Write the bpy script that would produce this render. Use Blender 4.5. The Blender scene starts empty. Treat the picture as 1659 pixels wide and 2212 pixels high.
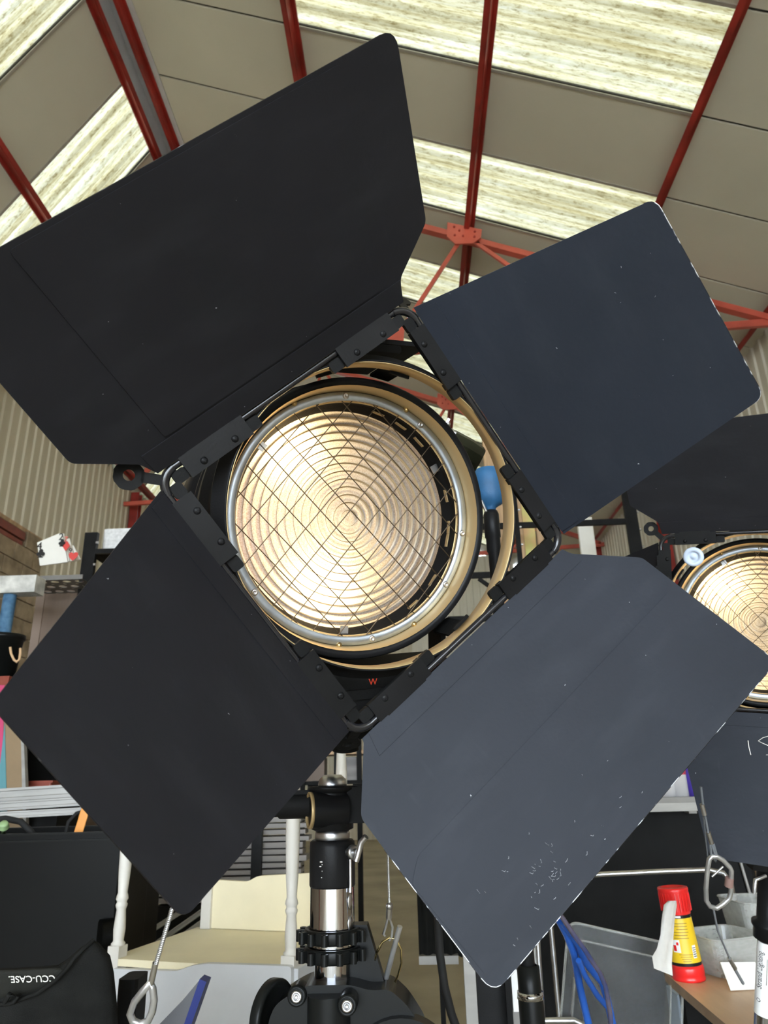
import bpy, math, random
from mathutils import Vector as V, Matrix as Mx
random.seed(7)
PI = math.pi
R_ = math.radians
# ------------------------------------------------------------------ camera
FPX, CX, CY = 1550.0, 829.5, 1106.0
CAM = V((0, 0, 1.45))
Yc = V((67.5, 574, FPX)).normalized()
Zc = V((-110, 0, FPX)); Zc.y = (-FPX * FPX + 67.5 * 110) / 574; Zc.normalize()
Xc = Yc.cross(Zc)
RW = Mx((Xc, Yc, Zc))                       # world = RW @ camera-space (x right, y down, z forward)
S = bpy.context.scene
cd = bpy.data.cameras.new('camera'); co = bpy.data.objects.new('camera', cd); S.collection.objects.link(co)
m4 = Mx.Identity(4)
for i in range(3):
    m4[i][0] = RW[i][0]; m4[i][1] = -RW[i][1]; m4[i][2] = -RW[i][2]; m4[i][3] = CAM[i]
co.matrix_world = m4
cd.sensor_fit = 'HORIZONTAL'; cd.sensor_width = 36; cd.lens = 36 * FPX / 1659
cd.clip_start = 0.02; cd.clip_end = 200
cd.dof.use_dof = True; cd.dof.focus_distance = 0.95; cd.dof.aperture_fstop = 16
S.camera = co
# ------------------------------------------------------------------ world, exposure
W = bpy.data.worlds.new('world'); S.world = W; W.use_nodes = True
bg = W.node_tree.nodes['Background']; bg.inputs[0].default_value = (0.80, 0.90, 1.0, 1); bg.inputs[1].default_value = 17.0
S.view_settings.view_transform = 'Standard'; S.view_settings.look = 'None'
S.view_settings.gamma = 1; S.view_settings.use_curve_mapping = False
S.view_settings.exposure = 0.0


def ray(u, v): return RW @ V(((u - CX) / FPX, (v - CY) / FPX, 1))
def at(u, v, t): return CAM + ray(u, v) * t
def onp(u, v, p, n):
    d = ray(u, v); n = V(n); return CAM + d * ((V(p) - CAM).dot(n) / d.dot(n))
def onY(u, v, y): return onp(u, v, (0, y, 0), (0, 1, 0))
def onZ(u, v, z): return onp(u, v, (0, 0, z), (0, 0, 1))

# ------------------------------------------------------------------ materials
MATS = {}
def mat(name, col, rough=0.5, metal=0.0, var=0.15, scale=8.0, bump=0.0, col2=None, spec=0.5, trans=0, emit=0, stretch=None, detail=4, ramp=(0.35, 0.7), coat=0):
    m = bpy.data.materials.new(name); m.use_nodes = True; MATS[name] = m
    nt = m.node_tree; b = nt.nodes['Principled BSDF']
    b.inputs['Roughness'].default_value = rough; b.inputs['Metallic'].default_value = metal
    b.inputs['Specular IOR Level'].default_value = spec if max(col) > .05 or metal > .3 or rough < .2 else .13
    if trans: b.inputs['Transmission Weight'].default_value = trans
    if coat: b.inputs['Coat Weight'].default_value = coat
    tc = nt.nodes.new('ShaderNodeTexCoord'); mp = nt.nodes.new('ShaderNodeMapping')
    if stretch: mp.inputs['Scale'].default_value = stretch
    nz = nt.nodes.new('ShaderNodeTexNoise'); nz.inputs['Scale'].default_value = scale; nz.inputs['Detail'].default_value = detail
    nt.links.new(tc.outputs['Object'], mp.inputs[0]); nt.links.new(mp.outputs[0], nz.inputs[0])
    rp = nt.nodes.new('ShaderNodeValToRGB')
    c2 = col2 or tuple(min(1, c * (1 + var)) for c in col); c1 = col if col2 else tuple(c * (1 - var) for c in col)
    rp.color_ramp.elements[0].color = (*c1, 1); rp.color_ramp.elements[1].color = (*c2, 1)
    rp.color_ramp.elements[0].position = ramp[0]; rp.color_ramp.elements[1].position = ramp[1]
    nt.links.new(nz.outputs[0], rp.inputs[0]); nt.links.new(rp.outputs[0], b.inputs['Base Color'])
    if emit:
        nt.links.new(rp.outputs[0], b.inputs['Emission Color']); b.inputs['Emission Strength'].default_value = emit
    if bump:
        bp = nt.nodes.new('ShaderNodeBump'); bp.inputs['Strength'].default_value = bump; bp.inputs['Distance'].default_value = 0.002
        n2 = nt.nodes.new('ShaderNodeTexNoise'); n2.inputs['Scale'].default_value = scale * 30
        nt.links.new(mp.outputs[0], n2.inputs[0]); nt.links.new(n2.outputs[0], bp.inputs['Height']); nt.links.new(bp.outputs[0], b.inputs['Normal'])
    return m

def paint_mat(name, col, rough, specks=0.0, dust=0.0, dustcol=(0.2, 0.21, 0.23)):
    """satin black paint with dusty smudges and tiny chips of bare metal"""
    m = mat(name, col, rough, var=0.12, scale=5, bump=0.12)
    nt = m.node_tree; b = nt.nodes['Principled BSDF']
    src = b.inputs['Base Color'].links[0].from_socket
    tc = [n for n in nt.nodes if n.type == 'TEX_COORD'][0]
    def chain(scale, lo, hi, colour, strength, src, stretch=(1, 1, 1)):
        mp = nt.nodes.new('ShaderNodeMapping'); mp.inputs['Scale'].default_value = stretch; mp.inputs['Rotation'].default_value = (0, 0, .8)
        nz = nt.nodes.new('ShaderNodeTexNoise'); nz.inputs['Scale'].default_value = scale; nz.inputs['Detail'].default_value = 3
        mr = nt.nodes.new('ShaderNodeMapRange'); mr.inputs[1].default_value = lo; mr.inputs[2].default_value = hi; mr.inputs[4].default_value = strength
        mx = nt.nodes.new('ShaderNodeMix'); mx.data_type = 'RGBA'; mx.inputs[7].default_value = (*colour, 1)
        nt.links.new(tc.outputs['Object'], mp.inputs[0]); nt.links.new(mp.outputs[0], nz.inputs[0]); nt.links.new(nz.outputs[0], mr.inputs[0])
        nt.links.new(mr.outputs[0], mx.inputs[0]); nt.links.new(src, mx.inputs[6]); return mx.outputs[2]
    if dust:
        src = chain(9, .5, .85, dustcol, dust, src, (1, 3, 1))
        src = chain(38, .66, .8, dustcol, dust, src, (1, .25, 1))
    if specks:
        src = chain(170, .775, .80, (.55, .57, .6), specks, src)
    nt.links.new(src, b.inputs['Base Color'])
    return m

FLAP = paint_mat('flap_paint', (0.0135, 0.0133, 0.0155), 0.52, specks=.8, dust=0.03)
FLAP_SKYLIT = paint_mat('flap_paint_skylit', (0.0190, 0.0225, 0.0310), 0.52, specks=.8, dust=0.03)  # same black paint, cool sky light put into the colour
FLAP_DUSTY_SKYLIT = paint_mat('flap_paint_dusty_skylit', (0.0200, 0.0228, 0.0300), 0.52, specks=1, dust=0.10, dustcol=(.1, .11, .13))  # real dust over a base with blue-grey sky light painted in
EDGE = mat('chipped_edge', (.015, .015, .018), .4, .6, col2=(.6, .62, .65), scale=60, ramp=(.5, .56))
EDGED = mat('dark_edge', (.012, .012, .014), .4, .3, col2=(.2, .2, .22), scale=60, ramp=(.62, .7))
BLACK = mat('black_satin_paint', (0.0090, 0.0090, 0.0095), .38, var=.25, scale=12, bump=.1)
BLACKM = mat('black_matt_paint', (0.0070, 0.0070, 0.0070), .62, var=.3, scale=10, bump=.2)
GLOSSB = mat('black_gloss_rod', (.012, .012, .014), .16, var=.1)
CRATEM = mat('black_crate_plastic', (.0028, .0028, .0025), .4, var=.3, scale=4, spec=.1)
PLASTB = mat('black_plastic', (0.0070, 0.0075, 0.0070), .32, var=.2, scale=5)
FABRB = mat('black_nylon', (0.0100, 0.0100, 0.0090), .8, var=.25, scale=20, bump=.5)
STEEL = mat('brushed_zinc_steel', (.42, .47, .54), .33, 1, var=.18, scale=30, stretch=(1, 1, 1))
CHROME = mat('chrome', (.50, .51, .54), .06, 1, var=.03)
SILVER = mat('dull_silver', (.55, .55, .56), .32, 1, var=.15, scale=14)
ALU = mat('aluminium', (.30, .29, .27), .45, .25, var=.12, scale=4, stretch=(1, 1, 6))
BRASS_LAMPLIT = mat('tan_lamplit_metal', (.52, .38, .19), .45, .6, var=.05)  # warm lamp light put into the tan of ring face and bezel lip
BRASS_SCREW_LIT_TAB = mat('brass_screw_lit_tab', (.6, .45, .22), .3, 1, var=.1)
RED = mat('red_oxide_paint', (.30, .026, .018), .42, var=.3, scale=3, bump=.2)
REDB = mat('red_truss_paint', (.52, .095, .062), .42, var=.2, scale=3, bump=.2)
PANEL = mat('liner_panel', (.60, .57, .465), .5, var=.04, scale=.9)
GAPM = mat('joint_dark', (.06, .058, .055), .8, var=.1)
CREAM = mat('cream_sheeting', (.66, .60, .47), .5, var=.07, scale=1.4, stretch=(1, 1, .2), bump=.05)
WHITES = mat('white_sheeting', (.74, .71, .62), .5, var=.06, scale=1.4, stretch=(1, 1, .2))
BLOCK = mat('concrete_block', (.33, .25, .165), .9, var=.3, scale=6, bump=.8)
MORTAR = mat('mortar', (.20, .15, .10), .95, var=.2)
FLOORM = mat('concrete_floor', (.30, .26, .18), .7, col2=(.46, .41, .30), scale=1.5, bump=.3, detail=6, ramp=(.3, .7))
WHITEP = mat('white_painted_wood', (.66, .63, .57), .5, var=.05, scale=6)
CREAMP = mat('cream_painted_wood', (.80, .72, .50), .55, var=.05, scale=6)
GREYP = mat('grey_white_paint', (.56, .57, .58), .5, var=.06, scale=5)
WOODT = mat('oak_laminate', (.58, .37, .21), .42, col2=(.70, .47, .28), scale=4, stretch=(6, 1, 1), ramp=(.3, .7))
WOODE = mat('laminate_edge', (.30, .20, .12), .5, var=.15, scale=20)
BROWN = mat('brown_board', (.19, .135, .10), .6, var=.12, scale=2, stretch=(8, 8, .6))
STRIPG = mat('grey_weathered_strip', (.16, .15, .15), .6, col2=(.36, .33, .30), scale=3, stretch=(.5, 6, 6), ramp=(.3, .75))
BLUEF = mat('blue_sleeve', (.016, .095, .22), .55, var=.2, scale=18, bump=.3)
BLUEP = mat('blue_powder_coat', (.02, .10, .42), .25, var=.2, scale=9)
BLUED = mat('blue_denim_wrap', (.04, .11, .20), .8, col2=(.09, .20, .32), scale=25, bump=.4)
NAVY = mat('navy_plastic', (.008, .016, .11), .4, var=.2, spec=.2)
REDP = mat('red_plastic', (.80, .022, .020), .3, var=.04)
YELP = mat('yellow_label', (.82, .55, .02), .35, var=.03)
LBLK = mat('label_black', (.015, .015, .015), .35, var=.1)
LWHT = mat('label_white', (.82, .82, .80), .4, var=.03)
PAPER = mat('white_paper', (.80, .78, .72), .7, var=.03)
WIPE = mat('wipe_cloth', (.78, .76, .70), .9, var=.05, scale=30, bump=.6)
TERRA = mat('orange_terracotta', (.22, .035, .015), .5, var=.2)
ORANGE = mat('orange_plastic', (.75, .30, .05), .35, var=.1)
PINK = mat('pink_paint', (.50, .04, .13), .5, var=.05)
TEAL = mat('teal_paint', (.08, .24, .27), .5, var=.05)
KRAFT = mat('kraft_board', (.24, .165, .09), .7, var=.08)
BOTW = mat('white_bottle', (.68, .68, .70), .35, var=.04)
BOTR = mat('red_bottle_band', (.55, .08, .12), .35, var=.05)
BOTV = mat('violet_blue_bottle', (.08, .05, .40), .3, var=.1)
YELG = mat('yellow_green_board', (.62, .60, .20), .6, col2=(.70, .40, .20), scale=3, ramp=(.4, .6))
TANB = mat('tan_timber', (.55, .36, .20), .6, var=.25, scale=4, stretch=(6, 6, .5))
ROPE = mat('tan_cord', (.62, .40, .22), .7, var=.1)
GREENP = mat('green_clear_plastic', (.30, .45, .22), .15, var=.2)
REDINK = mat('red_print', (.75, .07, .03), .5, var=.05)
BLKINK = mat('black_print', (.03, .03, .03), .5, var=.05)
REDCARD = mat('red_card_print', (.65, .06, .05), .5, var=.05)
GOLDW = mat('gold_wire', (.75, .62, .32), .2, 1, var=.1)
BROWNP = mat('brown_sleeve', (.22, .13, .11), .5, var=.1)
RUBBER = mat('rubber', (.02, .02, .02), .7, var=.2)  # black rubber, the cables' own colour
OLIVE = mat('olive_black_knob', (.035, .038, .022), .35, var=.3, scale=20)
SCR = mat('scratch_grey', (.34, .35, .38), .5, var=.3, scale=40)
ICE = mat('pale_blue_plastic', (.50, .58, .72), .3, var=.05)
GREYSH = mat('perforated_grey', (.19, .18, .165), .45, .3, var=.08)
WIRES = mat('stainless_wire', (.50, .50, .50), .3, .8, var=.2, scale=40)
WIREM = mat('guard_wire', (.10, .075, .05), .35, .9, var=.1)

def clear_mat(name, col, alpha, rough=.12):
    m = bpy.data.materials.new(name); m.use_nodes = True; nt = m.node_tree; MATS[name] = m
    b = nt.nodes['Principled BSDF']; out = nt.nodes['Material Output']
    b.inputs['Base Color'].default_value = (*col, 1); b.inputs['Roughness'].default_value = rough
    t = nt.nodes.new('ShaderNodeBsdfTransparent'); mx = nt.nodes.new('ShaderNodeMixShader')
    lw = nt.nodes.new('ShaderNodeLayerWeight'); lw.inputs[0].default_value = .35
    nz = nt.nodes.new('ShaderNodeTexNoise'); nz.inputs['Scale'].default_value = 9
    mr = nt.nodes.new('ShaderNodeMapRange'); mr.inputs[3].default_value = alpha * .6; mr.inputs[4].default_value = alpha * 1.5
    ad = nt.nodes.new('ShaderNodeMath'); ad.operation = 'ADD'; ad.use_clamp = True
    ml = nt.nodes.new('ShaderNodeMath'); ml.operation = 'MULTIPLY'; ml.inputs[1].default_value = .6
    nt.links.new(nz.outputs[0], mr.inputs[0]); nt.links.new(lw.outputs['Facing'], ml.inputs[0])
    nt.links.new(ml.outputs[0], ad.inputs[0]); nt.links.new(mr.outputs[0], ad.inputs[1])
    nt.links.new(ad.outputs[0], mx.inputs[0]); nt.links.new(t.outputs[0], mx.inputs[1]); nt.links.new(b.outputs[0], mx.inputs[2])
    nt.links.new(mx.outputs[0], out.inputs[0]); return m
CLEAR = clear_mat('clear_plastic', (.45, .48, .48), .13)
TUBM = clear_mat('frosted_tub_plastic', (.55, .56, .53), .32)
FROST = clear_mat('frosted_white_plastic', (.8, .8, .8), .75, .3)

def skylight_mat():
    m = bpy.data.materials.new('translucent_roof_sheet'); m.use_nodes = True; nt = m.node_tree
    for n in list(nt.nodes):
        if n.type == 'BSDF_PRINCIPLED': nt.nodes.remove(n)
    out = nt.nodes['Material Output']
    tr = nt.nodes.new('ShaderNodeBsdfTranslucent'); df = nt.nodes.new('ShaderNodeBsdfDiffuse'); ad = nt.nodes.new('ShaderNodeMixShader'); ad.inputs[0].default_value = .12
    tc = nt.nodes.new('ShaderNodeTexCoord')
    def nz(scale, st, detail=5, rough=.65):
        mp = nt.nodes.new('ShaderNodeMapping'); mp.inputs['Scale'].default_value = st
        n = nt.nodes.new('ShaderNodeTexNoise'); n.inputs['Scale'].default_value = scale; n.inputs['Detail'].default_value = detail; n.inputs['Roughness'].default_value = rough
        nt.links.new(tc.outputs['Object'], mp.inputs[0]); nt.links.new(mp.outputs[0], n.inputs[0]); return n.outputs[0]
    def ramp(src, stops):
        r = nt.nodes.new('ShaderNodeValToRGB'); e = r.color_ramp.elements
        while len(e) < len(stops): e.new(.5)
        for q, (p, c) in zip(e, stops): q.position = p; q.color = (*c, 1)
        nt.links.new(src, r.inputs[0]); return r.outputs[0]
    def mul(a, b):
        x = nt.nodes.new('ShaderNodeMix'); x.data_type = 'RGBA'; x.blend_type = 'MULTIPLY'; x.inputs[0].default_value = 1
        nt.links.new(a, x.inputs[6]); nt.links.new(b, x.inputs[7]); return x.outputs[2]
    a = ramp(nz(1.0, (.25, 7, 1)), [(.34, (.42, .36, .20)), (.46, (.72, .68, .50)), (.60, (1, 1, .90))])      # long streaks of dirt along the ribs
    b = ramp(nz(16, (.6, 3.0, 1), 6, .8), [(.36, (.45, .38, .24)), (.48, (.92, .90, .80)), (.6, (1, 1, 1))])      # algae grains
    c = ramp(nz(.8, (.7, 1.2, 1), 2), [(.35, (.80, .78, .70)), (.6, (1, 1, 1))])
    col = mul(mul(a, b), c)
    dk = nt.nodes.new('ShaderNodeMix'); dk.data_type = 'RGBA'; dk.blend_type = 'MULTIPLY'; dk.inputs[0].default_value = 1; dk.inputs[7].default_value = (.135, .131, .117, 1)   # aged sheet lets little light through
    nt.links.new(col, dk.inputs[6]); col = dk.outputs[2]
    nt.links.new(col, tr.inputs[0]); nt.links.new(col, df.inputs[0])
    nt.links.new(tr.outputs[0], ad.inputs[1]); nt.links.new(df.outputs[0], ad.inputs[2]); nt.links.new(ad.outputs[0], out.inputs[0])
    return m
SKYL = skylight_mat()

def lens_mat():
    m = bpy.data.materials.new('stippled_fresnel_glass'); m.use_nodes = True; nt = m.node_tree
    b = nt.nodes['Principled BSDF']; out = nt.nodes['Material Output']
    tr = nt.nodes.new('ShaderNodeBsdfTranslucent'); mx = nt.nodes.new('ShaderNodeMixShader'); mx.inputs[0].default_value = .14
    b.inputs['Base Color'].default_value = (.75, .72, .70, 1); b.inputs['Roughness'].default_value = .22
    tc = nt.nodes.new('ShaderNodeTexCoord')
    n = nt.nodes.new('ShaderNodeTexNoise'); n.inputs['Scale'].default_value = 620; n.inputs['Detail'].default_value = 2
    r = nt.nodes.new('ShaderNodeValToRGB'); r.color_ramp.elements[0].position = .38; r.color_ramp.elements[0].color = (.74, .69, .62, 1)
    r.color_ramp.elements[1].position = .62; r.color_ramp.elements[1].color = (1, 1, 1, 1)
    nt.links.new(tc.outputs['Object'], n.inputs[0]); nt.links.new(n.outputs[0], r.inputs[0]); nt.links.new(r.outputs[0], tr.inputs[0])
    bp = nt.nodes.new('ShaderNodeBump'); bp.inputs['Strength'].default_value = .5; bp.inputs['Distance'].default_value = .001
    nt.links.new(n.outputs[0], bp.inputs['Height']); nt.links.new(bp.outputs[0], b.inputs['Normal'])
    nt.links.new(tr.outputs[0], mx.inputs[1]); nt.links.new(b.outputs[0], mx.inputs[2]); nt.links.new(mx.outputs[0], out.inputs[0])
    return m
LENS = lens_mat()
LENSR = mat('shaded_lens_riser', (.30, .21, .11), .3, var=.1)  # amber-brown paints in the dark shading on the lens steps

# ------------------------------------------------------------------ mesh builder
def basis(z, x=None):
    z = V(z).normalized(); x = V(x) if x is not None else (V((1, 0, 0)) if abs(z.x) < .8 else V((0, 1, 0)))
    x = (x - z * x.dot(z)).normalized(); y = z.cross(x)
    m = Mx.Identity(4)
    for i in range(3): m[i][0] = x[i]; m[i][1] = y[i]; m[i][2] = z[i]
    return m
def frame(o, x, y, z):
    m = Mx.Identity(4)
    for i in range(3): m[i][0] = x[i]; m[i][1] = y[i]; m[i][2] = z[i]; m[i][3] = o[i]
    return m
class MB:
    def __init__(s): s.v = []; s.f = []; s.mi = []; s.sm = []
    def add(s, vs, fs, M=None, mi=0, sm=False):
        o = len(s.v)
        s.v += [(M @ V(p)) if M else V(p) for p in vs]
        for k, f in enumerate(fs): s.f.append([o + i for i in f]); s.mi.append(mi[k] if isinstance(mi, list) else mi); s.sm.append(sm)
        return s
    def box(s, c, d, M=None, mi=0, bev=0):
        x, y, z = d[0] / 2, d[1] / 2, d[2] / 2
        if not bev:
            vs = [(c[0] + a * x, c[1] + b * y, c[2] + e * z) for a in (-1, 1) for b in (-1, 1) for e in (-1, 1)]
            return s.add(vs, [(0, 1, 3, 2), (4, 6, 7, 5), (0, 4, 5, 1), (2, 3, 7, 6), (0, 2, 6, 4), (1, 5, 7, 3)], M, mi)
        r = min(bev, x, y); pts = []
        for (sx, sy, a0) in ((1, 1, 0), (-1, 1, 90), (-1, -1, 180), (1, -1, 270)):
            for k in range(4):
                a = R_(a0 + 30 * k); pts.append((c[0] + sx * (x - r) + r * math.cos(a), c[1] + sy * (y - r) + r * math.sin(a)))
        T = (M or Mx.Identity(4)) @ Mx.Translation((0, 0, c[2] - z))
        return s.prism(pts, d[2], T, mi)
    def prism(s, pts, h, M=None, mi=0, side=None):
        n = len(pts); vs = [(p[0], p[1], 0) for p in pts] + [(p[0], p[1], h) for p in pts]
        s.add(vs, [list(range(n))[::-1], [n + i for i in range(n)]], M, mi)
        return s.add(vs, [(i, (i + 1) % n, n + (i + 1) % n, n + i) for i in range(n)], M, mi if side is None else side)
    def lathe(s, prof, M=None, seg=32, mi=0, a0=0, a1=2 * PI, sm=True, closed=False):
        full = abs(a1 - a0) > 6.28; ns = seg if full else seg + 1; n = len(prof); vs = []
        for j in range(ns):
            a = a0 + (a1 - a0) * j / seg
            for (r, z) in prof: vs.append((r * math.cos(a), r * math.sin(a), z))
        fs = []
        for j in range(seg):
            k = (j + 1) % ns
            for i in range(n if closed else n - 1):
                i2 = (i + 1) % n
                if prof[i][0] < 1e-7 and prof[i2][0] < 1e-7: continue
                if prof[i][0] < 1e-7: fs.append((j * n + i, k * n + i2, j * n + i2))
                elif prof[i2][0] < 1e-7: fs.append((j * n + i, k * n + i, j * n + i2))
                else: fs.append((j * n + i, k * n + i, k * n + i2, j * n + i2))
        return s.add(vs, fs, M, mi, sm)
    def cyl(s, a, b, r, r2=None, seg=16, mi=0, cap=True, sm=True):
        a, b = V(a), V(b); L = (b - a).length; M = Mx.Translation(a) @ basis(b - a); r2 = r if r2 is None else r2
        s.lathe([(r, 0), (r2, L)], M, seg, mi, sm=sm)
        if cap: s.lathe([(0, 0), (r, 0)], M, seg, mi, sm=False); s.lathe([(r2, L), (0, L)], M, seg, mi, sm=False)
        return s
    def tube(s, pts, r, seg=8, mi=0, closed=False):
        pts = [V(p) for p in pts]; n = len(pts); vs = []; pm = None
        for i, p in enumerate(pts):
            if closed: d = pts[(i + 1) % n] - pts[i - 1]
            else: d = pts[min(i + 1, n - 1)] - pts[max(i - 1, 0)]
            M = basis(d, pm.col[0].to_3d() if pm else None); pm = M
            for k in range(seg):
                a = 2 * PI * k / seg; vs.append(p + M.to_3x3() @ V((r * math.cos(a), r * math.sin(a), 0)))
        fs = [(i * seg + k, ((i + 1) % n) * seg + k, ((i + 1) % n) * seg + (k + 1) % seg, i * seg + (k + 1) % seg) for i in range(n if closed else n - 1) for k in range(seg)]
        s.add(vs, fs, None, mi, True)
        if not closed: s.add(vs[:seg], [list(range(seg))], None, mi); s.add(vs[-seg:], [list(range(seg))[::-1]], None, mi)
        return s
    def sphere(s, c, r, seg=14, mi=0, sq=(1, 1, 1), M=None):
        n = seg // 2; prof = [(max(0, r * math.sin(PI * i / n)) if 0 < i < n else 0, -r * math.cos(PI * i / n)) for i in range(n + 1)]
        return s.lathe(prof, (M or Mx.Identity(4)) @ Mx.Translation(c) @ Mx.Diagonal((*sq, 1)), seg, mi)
    def build(s, name, m, parent=None, M=None):
        """vertices are in world space; M moves them into the object's own space"""
        me = bpy.data.meshes.new(name)
        inv = (M.inverted() if M else (parent.matrix_world.inverted() if parent else None))
        vs = [(inv @ p) if inv else p for p in s.v]
        if not parent and not M:
            c = sum(vs, V()) / len(vs); zmin = min(p.z for p in vs); c.z = zmin
            vs = [p - c for p in vs]; loc = c
        else: loc = None
        me.from_pydata([tuple(p) for p in vs], [], s.f)
        me.polygons.foreach_set('material_index', s.mi); me.polygons.foreach_set('use_smooth', s.sm)
        for x in (m if isinstance(m, (list, tuple)) else [m]): me.materials.append(x)
        o = bpy.data.objects.new(name, me); S.collection.objects.link(o)
        if M:
            o.matrix_world = M
            if parent: o.parent = parent; o.matrix_parent_inverse = parent.matrix_world.inverted()
        elif parent: o.parent = parent; o.matrix_world = parent.matrix_world.copy(); o.matrix_parent_inverse = Mx.Identity(4); o.matrix_basis = Mx.Identity(4)
        elif loc is not None: o.location = loc; o.matrix_world = Mx.Translation(loc)
        WM[o.name] = o.matrix_world.copy()
        return o
WM = {}
def thing(name, label, cat, M=None, group=None, kind=None):
    o = bpy.data.objects.new(name, None); S.collection.objects.link(o)
    o.empty_display_size = .05
    if M is not None: o.matrix_world = M if isinstance(M, Mx) else Mx.Translation(V(M))
    if label: o['label'] = label
    if cat: o['category'] = cat
    if group: o['group'] = group
    if kind: o['kind'] = kind
    return o
def tag(o, label, cat, group=None):
    o['label'] = label; o['category'] = cat
    if group: o['group'] = group
    return o
def text(name, s, size, M, m, parent, ext=.0004, label=None):
    c = bpy.data.curves.new(name, 'FONT'); c.body = s; c.size = size; c.extrude = ext; c.align_x = 'CENTER'; c.align_y = 'CENTER'
    o = bpy.data.objects.new('tmp', c); S.collection.objects.link(o)
    me = bpy.data.meshes.new_from_object(o); bpy.data.objects.remove(o); bpy.data.curves.remove(c)
    mb = MB(); mb.add([v.co.copy() for v in me.vertices], [list(p.vertices) for p in me.polygons], M); bpy.data.meshes.remove(me)
    o = mb.build(name, m, parent)
    if label: o['label'] = label
    return o
def rounded(pts, rad, n=5):
    """round the polygon corners; rad is one radius or a list"""
    out = []; N = len(pts)
    for i in range(N):
        r = rad[i] if isinstance(rad, (list, tuple)) else rad
        p = V((*pts[i], 0)); a = V((*pts[i - 1], 0)); b = V((*pts[(i + 1) % N], 0))
        if r <= 0: out.append(pts[i]); continue
        d1 = (a - p); d2 = (b - p); L = min(r, d1.length * .45, d2.length * .45); p1 = p + d1.normalized() * L; p2 = p + d2.normalized() * L
        for k in range(n + 1):
            t = k / n; q = p1 * (1 - t) ** 2 + p * 2 * t * (1 - t) + p2 * t * t; out.append((q.x, q.y))
    return out

def quadY(b, pts, y, th): 
    P_ = [onY(u, v, y) for (u, v) in pts]; b.add([tuple(p) for p in P_] + [(p.x, p.y + th, p.z) for p in P_], [tuple(range(len(P_))), tuple(range(2 * len(P_) - 1, len(P_) - 1, -1))] + [(i, (i + 1) % len(P_), len(P_) + (i + 1) % len(P_), len(P_) + i) for i in range(len(P_))]); return b

# ================================================================== SETTING
RX, RZ = -3.05, 9.53                       # ridge line
tR, tL = R_(21.6), R_(58.4)
XR, XL = 4.54, -4.95
Y0, Y1 = -9.0, 20.0
dR = V((math.cos(tR), 0, -math.sin(tR))); nR = V((math.sin(tR), 0, math.cos(tR)))
dL = V((-math.cos(tL), 0, -math.sin(tL))); nL = V((-math.sin(tL), 0, math.cos(tL)))
ridge = V((RX, 0, RZ))
LR = (XR - RX) / math.cos(tR); LL = (RX - XL) / math.cos(tL)
ceil = thing('ceiling', None, None, V((0, 0, 6)), kind='structure')
JO = [5.12 + 1.003 * k for k in range(-14, 16)]
FR_ = frame(ridge, dR, V((0, 1, 0)), nR * 1.0)   # x down the slope, y along the building
FL_ = frame(ridge, dL, V((0, -1, 0)), nL)
def side_frame(right): return FR_ if right else FL_
def slab(right, s0, s1, y0, y1, th=.06, name='roof_panel', m=PANEL):
    F = side_frame(right); sg = 1 if right else -1; g = .015
    b = MB(); b.box(((s0 + s1) / 2, sg * (y0 + y1) / 2, th / 2), (s1 - s0 - .004, y1 - y0 - 2 * g, th), F)
    return b.build(name, m, ceil)
def skysheet(right, s0, s1, y0, y1):
    F = side_frame(right); sg = 1 if right else -1
    n = 5; pts = []; w = (y1 - y0) / n
    for k in range(n):
        for q, h in ((0, 0), (.42, 0), (.55, .045), (.87, .045)): pts.append(((k + q) * w, h))
    pts.append((n * w, 0)); b = MB(); NS = 12
    vs = []; fs = []
    for i in range(NS + 1):
        s = s0 + (s1 - s0) * i / NS
        for (y, h) in pts: vs.append((s, sg * (y0 + y), .01 + h))
    P_ = len(pts)
    for i in range(NS):
        for j in range(P_ - 1): fs.append((i * P_ + j, (i + 1) * P_ + j, (i + 1) * P_ + j + 1, i * P_ + j + 1))
    b.add(vs, fs, F)
    o = b.build('skylight_sheet', SKYL, ceil, M=F @ Mx.Translation((s0, sg * y0, 0)))
    f = MB()
    for yy in (y0, y1): f.box(((s0 + s1) / 2, sg * yy, -.004), (s1 - s0, .03, .012), F)
    f.build('skylight_flashing', mat_gap, ceil)
    return o
mat_gap = mat('flashing', (.38, .36, .31), .5, .2, var=.1)
SKY_R = (2.27, 6.35); SKY_L = (.20, 3.9)
skyk = {k for k in range(-14, 15) if (k % 2) == 1}       # strip k spans JO[k]-1.003 .. ; bright ones alternate
for idx in range(len(JO) - 1):
    y0, y1 = JO[idx], JO[idx + 1]
    k = idx - 14
    sky = (k % 2 != 0)
    if sky:
        slab(True, .16, SKY_R[0], y0, y1); slab(True, SKY_R[1], LR + .1, y0, y1); skysheet(True, *SKY_R, y0, y1)
        skysheet(False, *SKY_L, y0, y1)
    else:
        slab(True, .16, LR + .1, y0, y1); slab(False, .16, LL + .1, y0, y1)
    j = MB()
    j.box((LR / 2, y0, .03), (LR, .03, .02), FR_); j.box((LL / 2, -y0, .03), (LL, .03, .02), FL_)
    j.build('joint_strip', GAPM, ceil)
rc = MB(); rc.prism([(0, .01), (.30, -.13), (.30, -.09), (0, .09), (-.16, -.2), (-.14, -.24)], Y1 - Y0, frame(V((RX, Y0, RZ)), V((1, 0, 0)), V((0, 0, 1)), V((0, 1, 0))))
rc.build('ridge_capping', GREYP, ceil)
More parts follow.
